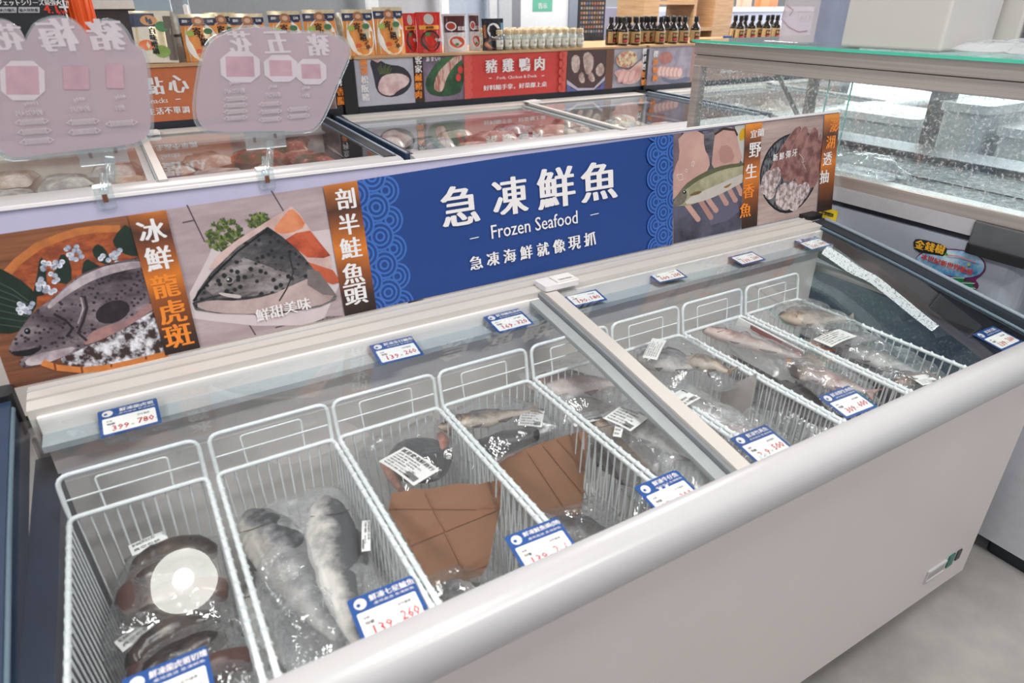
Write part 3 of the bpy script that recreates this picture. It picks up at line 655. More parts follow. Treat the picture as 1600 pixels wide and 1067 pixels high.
# ------------------------------------------------------------------ price tags
def price_tag(c, title, p1, p2, label, w=.082, d=.064, rz=0., tilt=None, dz=-.0125):
    """a small blue card lying just under the lid glass"""
    x, y = c; sl = (zg(y+.02)-zg(y-.02))/.04
    t = thing('price_tag', label, 'price tag', (x, y, zg(y)+dz), (math.atan(sl) if tilt is None else tilt, 0, rz), group='blue price tags along the freezer')
    b = MB(); b.rbox((-w/2, -d/2, -.0006), (w/2, d/2, 0), .003, TAGB); b.build('card', t, local=True)
    b = MB(); b.rbox((-w/2+.005, -d/2+.005, .0001), (w/2-.005, d/2-.0225, .0004), .002, PAPER); b.build('price_field', t, local=True)
    b = MB(); X, Yv = (1, 0, 0), (0, 1, 0)
    text(b, title, (.012, d/2-.0085, .0008), X, Yv, .0085, PW, .035, min(.056, .0094*len(title)), res=1, n=3)
    text(b, '產地直送 急凍鮮魚', (.012, d/2-.017, .0008), X, Yv, .0035, PW, 0, .05, res=1)
    b.lathe([(.0001, .0008), (.0075, .0008)], (-w/2+.013, d/2-.0115, 0), PW, 14, False)
    b.lathe([(.0001, .001), (.0026, .001)], (-w/2+.0105, d/2-.0125, 0), TAGB, 10, False)
    text(b, '原價', (-w/2+.014, -d/2+.033, .0008), X, Yv, .0035, INK, res=1); text(b, '特價', (-w/2+.016, -d/2+.026, .0008), X, Yv, .005, INK, .02, res=1, n=2)
    text(b, '合作優惠', (w/2-.022, -d/2+.033, .0008), X, Yv, .004, INK, res=1)
    RD = mat('#c2323a', .6)
    text(b, p1, (-.013, -d/2+.015, .0008), X, Yv, .0125, RD, .02, .022, res=1, n=2); text(b, p2, (.021, -d/2+.018, .0008), X, Yv, .0125, RD, .02, .022, res=1, n=2)
    text(b, '元', (.003, -d/2+.013, .0008), X, Yv, .004, INK, res=1); text(b, '元', (.0365, -d/2+.014, .0008), X, Yv, .004, INK, res=1)
    b.build('lettering', t, local=True)
    return t
def cxy(px, py, z=.83): q = hz(px, py, z); return (q.x, q.y)
price_tag((.146, -.116), '鮮凍龍虎斑', '399', '780', 'blue price tag reading 399 and 780 at the back of the lid')
price_tag((.577, -.116), '鮮凍金目鱸魚', '139', '260', 'blue back-row price tag reading 139 and 260', rz=-.03)
price_tag((.815, -.112), '鮮凍鱸魚清肉', '169', '320', 'blue price tag reading 169 and 320 beside the lid handle')
price_tag((1.01, -.092), '鮮凍黑鯛', '190', '180', 'blue price tag on the far side of the lid handle reading 190 and 180', rz=-.06)
price_tag((1.246, -.085), '鮮凍馬頭魚', '109', '200', 'blue price tag reading 109 and 200 under the blue sign corner', rz=-.05)
price_tag((1.495, -.095), '鮮凍秋刀魚', '139', '260', 'blue price tag under the sweetfish photo, reading 139 and 260')
price_tag((1.735, -.105), '鮮凍透抽', '159', '300', 'blue price tag under the squid photo at the freezer corner')
FT = [((262, 1078), (350, 1020), '鮮凍龍虎斑切塊', '399', '780', 'blurred blue price tag over the dark grouper packs'),
      ((612, 948), 0, '鮮凍七星鱸魚', '139', '260', 'blue price tag reading 139 and 260 tucked in the front trim'),
      ((856, 845), 0, '鮮凍鮭魚頭(剖)', '139', '240', 'blue price tag for salmon head reading 139 and 240'),
      ((1057, 762), 0, '鮮凍牛仔魚', '159', '300', 'blue price tag reading 159 and 300 beside the lid divider'),
      ((1203, 687), 0, '鮮凍竹莢魚', '269', '500', 'blue price tag for horse mackerel reading 269 and 500'),
      ((1337, 622), 0, '鮮凍野生肉魚', '309', '600', 'blue price tag for wild butterfish reading 309 and 600'),
      ((1572, 522), 0, '鮮凍白鯧', '139', '260', 'blue price tag by itself over the empty dark bay')]
for i, ((px, py), _x, ti, a_, c_, lb) in enumerate(FT):
    q = hz(px, py, .775)
    price_tag((q.x, q.y+.012), ti, a_, c_, lb, rz=-.02*(i % 3), dz=-.003, tilt=.165)

# ------------------------------------------------------------------ frozen fish and their packs
def fish(L, H, T, mb, mt, belly=None, bend=.0, fin=None, seed=1, eye=True):
    """whole fish along +x, nose at x=0, lying flat: width H in y, thickness T in z"""
    prof = [(0, .03, .05), (.03, .32, .4), (.09, .62, .75), (.18, .88, .95), (.3, 1, 1), (.45, .95, .93), (.6, .76, .75), (.75, .48, .5), (.86, .26, .28), (.9, .2, .16)]
    p0_ = prof; prof = []
    for a_, b_ in zip(p0_, p0_[1:]): prof += [tuple(x+(y-x)*k/3 for x, y in zip(a_, b_)) for k in range(3)]
    prof.append(p0_[-1]); n = 22; vs = []; fs = []
    for i, (u, a, c) in enumerate(prof):
        for j in range(n):
            t = 2*math.pi*j/n; y = math.cos(t)*a*H/2; z = math.sin(t)*c*T/2
            vs.append((u*L, y+bend*math.sin(u*3.1)*L, z+T/2))
    for i in range(len(prof)-1):
        for j in range(n): fs.append((i*n+j, i*n+(j+1) % n, (i+1)*n+(j+1) % n, (i+1)*n+j))
    vs = [(x, y+noise.noise((x*40, y*40, 1))*.003, z+noise.noise((x*40, y*40, 7))*.004) for x, y, z in vs]
    base = len(mb.v); fs.append(tuple(range(n))[::-1]); mb.add(vs, fs, mt, True)
    for i in range(len(prof)):
        for j in range(n): mb.tone[base+i*n+j] = .52-.62*math.cos(2*math.pi*j/n)
    yb = bend*math.sin(2.8)*L; z = T/2
    tl = [(.88*L, yb-.08*H, z), (.88*L, yb+.08*H, z), (L, yb+.42*H, z+.002), (.955*L, yb, z), (L, yb-.42*H, z-.002)]
    tl2 = [(a, c, d+.003) for a, c, d in tl]
    mb.add(tl+tl2, [(0, 3, 4), (0, 1, 3), (1, 2, 3), (5, 9, 8), (5, 8, 6), (6, 8, 7), (0, 5, 6, 1), (1, 6, 7, 2), (2, 7, 8, 3), (3, 8, 9, 4), (4, 9, 5, 0)], fin or mt)
def fins(L, H, T, mt, bend=0):
    b = MB(); z = T/2
    def fin(p): 
        q = [(a*L, c*H+bend*math.sin(a*3.1)*L, z+.001*k) for k, (a, c) in enumerate(p)]; b.add(q+[(x, y, zz+.002) for x, y, zz in q], [tuple(range(len(q)))[::-1], tuple(range(len(q), 2*len(q)))]+[(i, (i+1) % len(q), len(q)+(i+1) % len(q), len(q)+i) for i in range(len(q))], mt)
    fin([(.28, .47), (.36, .66), (.5, .58), (.62, .36)]); fin([(.55, -.38), (.62, -.56), (.7, -.32)]); fin([(.3, -.48), (.36, -.62), (.4, -.46)])
    return b
def fish_parts(t, L, H, T, mt, bl, pos=(0, 0, 0), rz=0., bend=0., name='fish', tilt=0., fin=None):
    M = Matrix.Translation(pos) @ Matrix.Rotation(rz, 4, 'Z') @ Matrix.Rotation(tilt, 4, 'X') @ Matrix.Translation((-L/2, 0, 0))
    b = MB(); fish(L, H, T, b, mt, bend=bend, fin=fin or mt); o = b.xf(M).build(name, t, local=True)
    b = MB(); fish(L*.74, H*.56, T*.5, b, bl, bend=bend); b.xf(Matrix.Translation((L*.05, -H*.2, T*.48)))
    b = fins(L, H, T, fin or mt, bend).xf(M); b.build('fin', o, local=True)
    b = MB(); e = M @ Vector((.1*L, .08*H, T*.78)); b.lathe([(.0045, -.001), (.004, .0015), (.0002, .0025)], e, mat('#cfd0cc', .2), 10); b.lathe([(.0022, .002), (.0001, .0034)], e, INK, 8); b.build('eye', o, local=True)
    g = MB(); g.tube([M @ Vector((x*L, y*H, T*(.5+.5*math.cos(y*2.4))+.0005)) for x, y in ((.2, .38), (.225, .2), (.23, 0), (.215, -.2), (.18, -.36))], .0007, mat('#57504e', .5), 4); g.build('gill', o, local=True)
    return o
def bag_mb(w, l, h, seed, film, amp=.010, base=.004):
    """crumpled film envelope w by l, bulging to h"""
    b = MB(); rr = random.Random(seed); ox, oy = rr.random()*50, rr.random()*50
    def top(u, v):
        x, y = (u-.5)*w, (v-.5)*l; e = max(0, (1-(2*u-1)**4)*(1-(2*v-1)**4))
        nn = noise.fractal((x*22+ox, y*22+oy, seed), 1, 2, 4); n2 = noise.noise((x*9+ox, y*9, seed+3))
        rx = noise.noise((u*3+ox, v*3, 1))*amp; ry = noise.noise((u*3, v*3+oy, 9))*amp
        return (x+rx*1.5, y+ry*1.5, base+h*e**.55+amp*(nn*.55+n2*.6)*(.5+.5*e))
    b.grid(top, 26, 30, film)
    b.grid(lambda u, v: (lambda q: (q[0], q[1], min(q[2]-.001, base-.002+.002*math.sin(u*9))))(top(u, v)), 6, 6, film)
    return b
def label_sheet(t, pos, rz, w, h, lines, head=None, tilt=(0, 0), inverted=False, bars=True):
    M = Matrix.Translation(pos) @ Matrix.Rotation(rz, 4, 'Z') @ Matrix.Rotation(tilt[0], 4, 'X') @ Matrix.Rotation(tilt[1], 4, 'Y')
    def bend(mb):
        mb.v = [Vector((v.x, v.y, v.z-6*v.x*v.x*.25)) for v in mb.v]; return mb.xf(M)
    b = MB(); b.grid(lambda u, v: ((u-.5)*w, (v-.5)*h, 0), 6, 4, PAPER, False); o = bend(b).build('label', t, local=True)
    b = MB(); X, Yv = (1, 0, 0), (0, 1, 0); y = h/2
    if head:
        hh = h*.2 if not inverted else h*.34
        if inverted:
            b.add([(-w*.48, y-hh-.001, .0004), (w*.48, y-hh-.001, .0004), (w*.48, y-.001, .0004), (-w*.48, y-.001, .0004)], [(0, 1, 2, 3)], INK)
            text(b, head, (0, y-hh/2-.001, .0008), X, Yv, hh*.8, PAPER, .03, w*.86, res=1, n=2)
        else: text(b, head, (0, y-hh*.75, .0006), X, Yv, hh*.85, INK, .02, w*.88, res=1, n=2)
        y -= hh*1.35
    n = len(lines); dy = (y+h/2-.003)/max(1, n)
    for i, s_ in enumerate(lines):
        text(b, s_, (-w*.06 if i % 2 else -w*.12, y-dy*(i+.5), .0006), X, Yv, dy*.6, INK, 0, w*(.72 if i % 2 else .6), res=1)
    if bars:
        for k in range(14):
            xx = w*.16+k*w*.02; b.add([(xx, -h*.42, .0007), (xx+w*.011, -h*.42, .0007), (xx+w*.011, -h*.2, .0007), (xx, -h*.2, .0007)], [(0, 1, 2, 3)], INK)
    bend(b).build('print', o, local=True)
    return o
LN = ['品名 鮮凍鮭魚頭', '內容量 如標示', '原產地 智利', '保存期限 一年', '淨重 500公克', '有效日期 如包裝']
def lab(t, TL, TR, BL, z, lines, head=None, **k):
    a, b_, c = hz(*TL, z), hz(*TR, z), hz(*BL, z); w = (b_-a).length; X = (b_-a).normalized(); Yd = (a-c); h = abs(Yd.dot(Vector((-X.y, X.x, 0)))); cen = a+X*w/2-Vector((-X.y, X.x, 0))*h/2
    M = t.matrix_basis.inverted(); loc = M @ cen; ang = math.atan2(X.y, X.x)-t.rotation_euler.z
    return label_sheet(t, loc, ang, w, max(h, .012), lines, head, **k)
def pack(px, py, z, rz, label, w=.15, l=.3, h=.03, film=None, seed=1, amp=.010, tilt=(0, 0), cat='fish pack', name='fish_pack', grp='packed fish in the wire baskets'):
    q = hz(px, py, z); t = thing(name, label, cat, q, (tilt[0], tilt[1], rz), group=grp)
    if film is not False: bag_mb(w, l, h, seed, film or FILM, amp).build('plastic_bag', t, local=True)
    return t
SILV = fishmat('#55585c', '#a3a09e', '#d2cdc9'); SILV2 = fishmat('#3d4144', '#85858a', '#c2bcb6')
DKF = fishmat('#1f232b', '#4a4c54', '#8d8a88'); BRN = fishmat('#3f3330', '#84705f', '#bfae9f')
PNK = fishmat('#6a4f50', '#ad8883', '#d8c5bf'); PALE = spk('#a9a29e', '#cbc4be', 30, .35, .65, .3); REDM = fishmat('#5a3c38', '#966c62', '#c2a59b')
BLACKF = spk('#201d1e', '#4a403c', 34, .4, .6, .22, bump=.5, c3='#75665e')
def chunk(t, pts, r, mt, name):
    b = MB(); b.tube(pts, r, mt, 12); 
    b.v = [v+Vector((noise.noise(v*40)*.006, noise.noise(v*40+Vector((9, 0, 0)))*.006, noise.noise(v*40+Vector((0, 9, 0)))*.005)) for v in b.v]
    return b.build(name, t, local=True)
def curve(c, rx, ry, a0, a1, n=12, z=.02): return [(c[0]+rx*math.cos(a0+(a1-a0)*i/n), c[1]+ry*math.sin(a0+(a1-a0)*i/n), z) for i in range(n+1)]
def bulge(n, r): return [r*math.sin(math.pi*(.12+.76*i/n))**.6 for i in range(n+1)]
# basket 1: vacuum-packed grouper
for (px, py, z, rz, lb, sd) in ((275, 920, .645, -.18, 'vacuum pack of dark-skinned grouper pieces under the mirrored lamp disc', 3), (292, 1052, .625, .15, 'vacuum pack of grouper pieces beneath the blurred blue price tag', 8)):
    t = pack(px, py, z, rz, lb, .158, .175, .03, FILMV, sd, .010)
    chunk(t, curve((0, .035), .045, .022, math.pi*1.1, -.1, z=.022), bulge(12, .020), BLACKF, 'grouper_piece')
    chunk(t, curve((-.03, -.01), .024, .05, math.pi*.6, math.pi*1.5, z=.018), bulge(12, .016), REDM, 'grouper_piece')
    chunk(t, curve((.0, .0), .045, .012, math.pi, 0, z=.020), bulge(12, .021), BLACKF, 'grouper_piece')
    chunk(t, curve((.018, -.055), .048, .028, math.pi*1.0, 0, z=.018), bulge(12, .018), REDM, 'grouper_piece')
    chunk(t, curve((-.012, -.040), .045, .018, math.pi*1.1, math.pi*1.9, z=.019), bulge(12, .015), BLACKF, 'grouper_piece')
    label_sheet(t, (-.035, .072, .034), .35, .05, .018, ['鮮凍龍虎斑切塊', '真空包裝'], None, (.5, 0), bars=False)
# basket 2: frosted sea bass
t = pack(500, 905, .665, -.05, 'long frosted bag of a grey-backed silver sea bass', .165, .37, .045, FILMW, 11, .014)
fish_parts(t, .34, .085, .05, SILV2, PALE, (-.035, .0, .0), math.radians(-78), .02, 'sea_bass')
fish_parts(t, .33, .075, .045, SILV, PALE, (.028, -.03, .012), math.radians(-95), -.02, 'sea_bass')
lab(t, (577, 811), (577, 859), (567, 809), .73, ['七星鱸魚 鮮凍', '淨重 600'])
t = pack(455, 1010, .60, .1, 'second frosted sea bass bag lying beneath the first', .15, .3, .04, FILMW, 12, .012)
fish_parts(t, .28, .08, .045, SILV2, PALE, (0, 0, 0), math.radians(-85), .0, 'sea_bass')
# basket 3: salmon head
SALM = spk('#c0705a', '#dc9a80', 26, .4, .6, .3, bump=.2, c3='#e6b8a4')
t = pack(655, 735, .675, .12, 'clear bag of salmon head with a printed white shop label', .165, .17, .055, FILM, 21, .016)
b = MB(); b.grid(lambda u, v: ((.058*math.sin(math.pi*u)**.7)*math.cos(2*math.pi*v)*(1 if u < .5 else 1), -.07+.13*u, .026+.024*math.sin(math.pi*u)**.7*math.sin(2*math.pi*v)), 14, 16, DKF); hd = b.build('salmon_head', t, local=True)
chunk(t, [(-.06, -.05, .02), (-.055, -.01, .024), (-.05, .03, .02)], [.006, .009, .004], SALM, 'salmon_flesh'); chunk(t, [(.03, -.02, .035), (.055, .0, .036), (.062, .03, .03)], [.008, .012, .006], SALM, 'salmon_flesh')
lab(t, (632, 696), (687, 732), (615, 735), .742, LN, '就是愛海鮮商行')
t = pack(700, 925, .60, .3, 'crumpled clear fish bag peeking out below the torn cardboard', .15, .17, .04, FILM, 23, .014)
fish_parts(t, .16, .07, .035, SILV2, PALE, (0, 0, 0), 1.2, 0, 'fish')
# basket 4
t = pack(775, 668, .715, .25, 'clear bag of a slim tan-striped fish at the top of its basket', .15, .16, .03, FILM, 31, .014)
fish_parts(t, .19, .042, .025, BRN, PALE, (-.005, .01, .006), math.radians(-28), .0, 'mackerel'); 
chunk(t, [(-.07, -.02, .0), (-.03, -.05, .005), (.03, -.07, .005)], [.014, .022, .012], DKF, 'fish_tail')
t2 = pack(832, 658, .70, -.1, 'flat fish pack with white label beside the slim tan fish', .10, .12, .02, FILM, 32, .008)
fish_parts(t2, .11, .05, .02, SILV2, PALE, (0, 0, 0), 1.4, 0, 'fish'); lab(t2, (815, 639), (851, 642), (809, 664), .735, LN)
t = pack(985, 745, .56, -.2, 'bag of dark fish low in the basket, seen through its side wires', .15, .26, .05, FILM, 34, .014)
fish_parts(t, .24, .07, .04, DKF, PALE, (-.02, 0, 0), -1.4, .03, 'fish'); fish_parts(t, .22, .06, .04, SILV2, PALE, (.03, .0, .01), -1.7, .0, 'fish')
t = pack(915, 845, .60, -.2, 'glossy bag end of dark fish beside the 139 / 240 tag', .14, .14, .04, FILM, 36, .014)
fish_parts(t, .15, .06, .035, DKF, PALE, (0, 0, 0), -.6, 0, 'fish')
# basket 5
t = pack(900, 612, .70, -.15, 'film-wrapped pink and brown fish side against the basket back', .17, .20, .035, FILMW, 41, .008)
fish_parts(t, .2, .085, .035, PNK, PALE, (0, 0, 0), -.35, .0, 'fish')
t = pack(925, 650, .66, .1, 'pinkish brown fillet pack with a strip label, below the film-wrapped one', .16, .17, .03, FILM, 42, .01)
fish_parts(t, .17, .07, .03, REDM, PALE, (0, 0, 0), -.7, 0, 'fillet'); lab(t, (886, 652), (933, 640), (890, 668), .70, LN[:3])
t = pack(1045, 700, .715, -.12, 'frosty white bag of silver fish with curled labels, beside the divider', .13, .27, .035, FILMW, 44, .010)
fish_parts(t, .25, .075, .03, SILV, PALE, (.0, -.01, 0), math.radians(-72), .03, 'silver_fish')
lab(t, (970, 633), (1013, 652), (962, 662), .757, LN); lab(t, (962, 662), (975, 664), (962, 682), .753, LN[:3], bars=False)
t = pack(985, 715, .67, -.2, 'brown-backed fish in glossy film below the frosty silver one', .09, .24, .03, FILM, 45, .008)
fish_parts(t, .22, .06, .035, BRN, PALE, (0, 0, 0), math.radians(-80), 0, 'fish')
# basket 6
t = pack(1062, 580, .735, -.3, 'bag of two dark grey butterfish bulging over the basket rim', .15, .17, .04, FILM, 51, .014)
fish_parts(t, .15, .085, .035, SILV2, PALE, (-.01, .01, 0), math.radians(-35), .0, 'butterfish', fin=DKF); fish_parts(t, .10, .05, .03, BRN, PALE, (.045, -.03, .01), math.radians(-50), .0, 'butterfish')
lab(t, (1004, 556), (1020, 526), (1026, 562), .785, LN, bars=False)
t = pack(1088, 655, .72, -.1, 'clear bag of horse mackerel with bold black headed label beside the divider', .13, .22, .03, FILMW, 52, .010)
fish_parts(t, .2, .05, .028, SILV, PALE, (.01, 0, 0), -1.3, 0, 'horse_mackerel'); lab(t, (1034, 626), (1066, 607), (1048, 650), .768, LN[:2], '竹莢魚', inverted=True)
lab(t, (1068, 657), (1095, 653), (1071, 680), .764, LN[:2], '竹莢魚', inverted=True)
t = pack(1165, 690, .715, -.2, 'shiny clear bag lying against the 269 / 500 tag', .11, .13, .03, FILM, 53, .014)
fish_parts(t, .12, .04, .025, PNK, PALE, (0, 0, 0), -1., 0, 'fish')
b = MB(); q = [hz(1138, 640, .70), hz(1178, 585, .735), hz(1186, 588, .735), hz(1165, 690, .64)]
q = [hx(1128, 608, 1.150), hx(1182, 583, 1.150), hx(1163, 690, 1.150), hx(1120, 685, 1.150)]
b.add([v+Vector((d, 0, 0)) for d in (0, .002) for v in q], [(3, 2, 1, 0), (4, 5, 6, 7), (0, 1, 5, 4), (1, 2, 6, 5), (2, 3, 7, 6), (3, 0, 4, 7)], mat('#c4bcb8', .7)); tag(b.build('paper_divider'), 'pale card sheet standing behind the horse mackerel bags', 'card')
# basket 7
for k, (px, py, z, rz) in enumerate(((1200, 640, .60, -1.3), (1245, 655, .62, -1.5), (1180, 600, .60, -1.1))):
    t = pack(px, py, z, 0, ['pile of dark blue-grey fish in film low in the long-fish basket', 'dark fish bag under the 269 / 500 tag side of the long-fish basket', 'dark fish bag below the long pinkish fish'][k], .13, .19, .04, FILM, 60+k, .01)
    fish_parts(t, .19, .06, .04, DKF, PALE, (0, 0, 0), rz, .03, 'fish'); fish_parts(t, .17, .05, .035, DKF, PALE, (.03, .01, .02), rz-.3, .0, 'fish')
t = pack(1168, 542, .73, -.1, 'long pale pinkish fish in thin film at the top of its basket', .10, .25, .025, FILM, 64, .008)
fish_parts(t, .25, .042, .03, PNK, PALE, (0, -.02, 0), math.radians(-64), .0, 'long_fish')
t = pack(1265, 575, .72, -.2, 'film bag of an orange-finned brown fish beside the long pinkish one', .14, .17, .03, FILM, 65, .012)
fish_parts(t, .17, .07, .03, BRN, PALE, (0, 0, 0), .6, .0, 'fish', fin=ORG)
t = pack(1300, 605, .72, -.3, 'pale speckled fish pack behind the 309 / 600 tag', .12, .16, .03, FILM, 66, .012)
fish_parts(t, .16, .06, .03, PNK, PALE, (0, 0, 0), -1., .0, 'fish')
t = pack(1205, 510, .735, 0, 'white printed fish pouch with red band standing along the basket wall', .1, .1, .0, False)
b = MB(); q = [hx(1165, 497, 1.36), hx(1255, 535, 1.36), hx(1235, 562, 1.36), hx(1145, 545, 1.36)]; t.location = (0, 0, 0)
q = [Vector(v) for v in ((1.355, -.22, .755), (1.355, -.40, .75), (1.348, -.40, .665), (1.348, -.22, .665))]
b.add(q+[v+Vector((-.004, 0, 0)) for v in q], [(0, 1, 2, 3), (7, 6, 5, 4), (0, 4, 5, 1), (1, 5, 6, 2), (2, 6, 7, 3), (3, 7, 4, 0)], PAPER); b.build('pouch', t)
b = MB(); X = Vector((0, -1, 0)); Yv = Vector((.075, 0, 1)).normalized(); o_ = lambda y, z: Vector((1.3435+(z-.665)*.075+.0008, y, z))
b.add([o_(-.26, .752), o_(-.40, .748), o_(-.40, .733), o_(-.26, .737)], [(0, 1, 2, 3)], mat('#8c3c3c', .5)); text(b, '鮮凍海魚', o_(-.35, .715), X, Yv, .012, INK, .02, res=1); text(b, '海味漁坊 急凍保鮮', o_(-.35, .70), X, Yv, .008, INK, res=1)
b.tube([o_(-.255+.018*math.cos(i*.5), .715+.018*math.sin(i*.5)) for i in range(13)], .0016, mat('#8c3c3c', .5), 4); text(b, '魚', o_(-.255, .715), X, Yv, .02, INK, .02, res=1)
b.build('print', t)
# basket 8
t = pack(1275, 508, .735, -.2, 'frosted bag of a grey-brown fish at the back of the last basket', .13, .18, .035, FILMW, 71, .010)
fish_parts(t, .17, .085, .035, BRN, PALE, (0, 0, 0), -.5, .0, 'fish')
t = pack(1320, 535, .735, -.2, 'purplish fish in film with a slanted white label', .12, .14, .03, FILM, 72, .010)
fish_parts(t, .14, .07, .03, fishmat('#3f374a', '#80737f', '#b0a6ac'), PALE, (0, -.01, 0), -.3, .0, 'fish'); lab(t, (1271, 528), (1312, 512), (1290, 544), .775, LN, bars=False)
t = pack(1380, 575, .715, -.2, 'clear crinkled bag of pale fish in the last basket', .13, .2, .04, FILM, 73, .014)
fish_parts(t, .18, .06, .03, SILV, PALE, (0, 0, 0), -1.2, .0, 'fish')
t = pack(1425, 597, .73, -.2, 'small fish bag with folded black and white label by the freezer trim', .10, .08, .02, FILM, 74, .010)
fish_parts(t, .09, .04, .02, REDM, PALE, (0, 0, 0), 0, .0, 'fish'); lab(t, (1421, 588), (1450, 584), (1417, 605), .757, LN[:3], '鮮凍', inverted=True)
# cardboard sheets
def card(pts, label, seed):
    b = MB(); q = [Vector(p) for p in pts]; n = len(q); rr = random.Random(seed)
    N = (q[1]-q[0]).cross(q[-1]-q[0]).normalized()*.004
    b.add(q+[v+N for v in q], [tuple(range(n)), tuple(range(n, 2*n))[::-1]]+[(i, n+i, n+(i+1) % n, (i+1) % n) for i in range(n)], CARD)
    return b, N
def crease(b, p, q, N, wd=.0022):
    p, q = Vector(p), Vector(q); d = (q-p).normalized().cross(N.normalized())*wd; o = -N*.08
    b.add([p+d+o, q+d+o, q-d+o, p-d+o], [(0, 1, 2, 3)], mat('#855b42', .9)); 
A3, N3 = Vector((.442, -.385, .715)), (Vector((1, -.28, 0)).cross(Vector((.05, -.20, -.19)))).normalized()
def c3(px, py): return hitp(px, py, A3, N3)
top = [c3(*p) for p in ((612, 771), (630, 768), (648, 763), (665, 765), (690, 760), (715, 755), (745, 757), (765, 752), (784, 750), (781, 795), (772, 840), (764, 878), (752, 900), (720, 908), (678, 917), (655, 880), (620, 820), (607, 797))]
b, N = card(top, '', 1); o = tag(b.build('cardboard_sheet'), 'torn brown cardboard sheet slanting in front of the salmon head bag', 'cardboard', 'cardboard sheets in the fish baskets')
b = MB(); NN = N3*.004 if N3.dot(CAM-A3) > 0 else -N3*.004
for p, q, wd in (((608, 794), (781, 795), .001), ((664, 768), (728, 898), .001), ((640, 846), (783, 788), .006), ((690, 908), (762, 880), .002)): 
    P_, Q_ = c3(*p), c3(*q); d = (Q_-P_).normalized().cross(N3)*wd; b.add([P_+d+NN*.6, Q_+d+NN*.6, Q_-d+NN*.6, P_-d+NN*.6], [(0, 1, 2, 3)], mat('#8f6249', .9))
o2 = b.build('crease', o); o2.matrix_world = Matrix()
A4 = Vector((.625, -.34, .73)); N4 = (Vector((1, -.12, 0)).cross(Vector((.05, -.12, -.19)))).normalized()
def c4(px, py): return hitp(px, py, A4, N4)
top = [c4(*p) for p in ((776, 722), (790, 712), (830, 698), (870, 685), (905, 675), (919, 671), (917, 700), (912, 750), (908, 812), (870, 806), (850, 801), (826, 780), (800, 752))]
b, N = card(top, '', 2); o = tag(b.build('cardboard_sheet'), 'brown cardboard sheet set upright beneath the slim tan-striped fish', 'cardboard', 'cardboard sheets in the fish baskets')
b = MB(); NN = N4*.004 if N4.dot(CAM-A4) > 0 else -N4*.004
for p, q, wd in (((826, 708), (895, 812), .0015), ((850, 695), (912, 770), .003), ((870, 686), (914, 735), .001)):
    P_, Q_ = c4(*p), c4(*q); d = (Q_-P_).normalized().cross(N4)*wd; b.add([P_+d+NN*.6, Q_+d+NN*.6, Q_-d+NN*.6, P_-d+NN*.6], [(0, 1, 2, 3)], mat('#8f6249', .9))
b.build('crease', o)
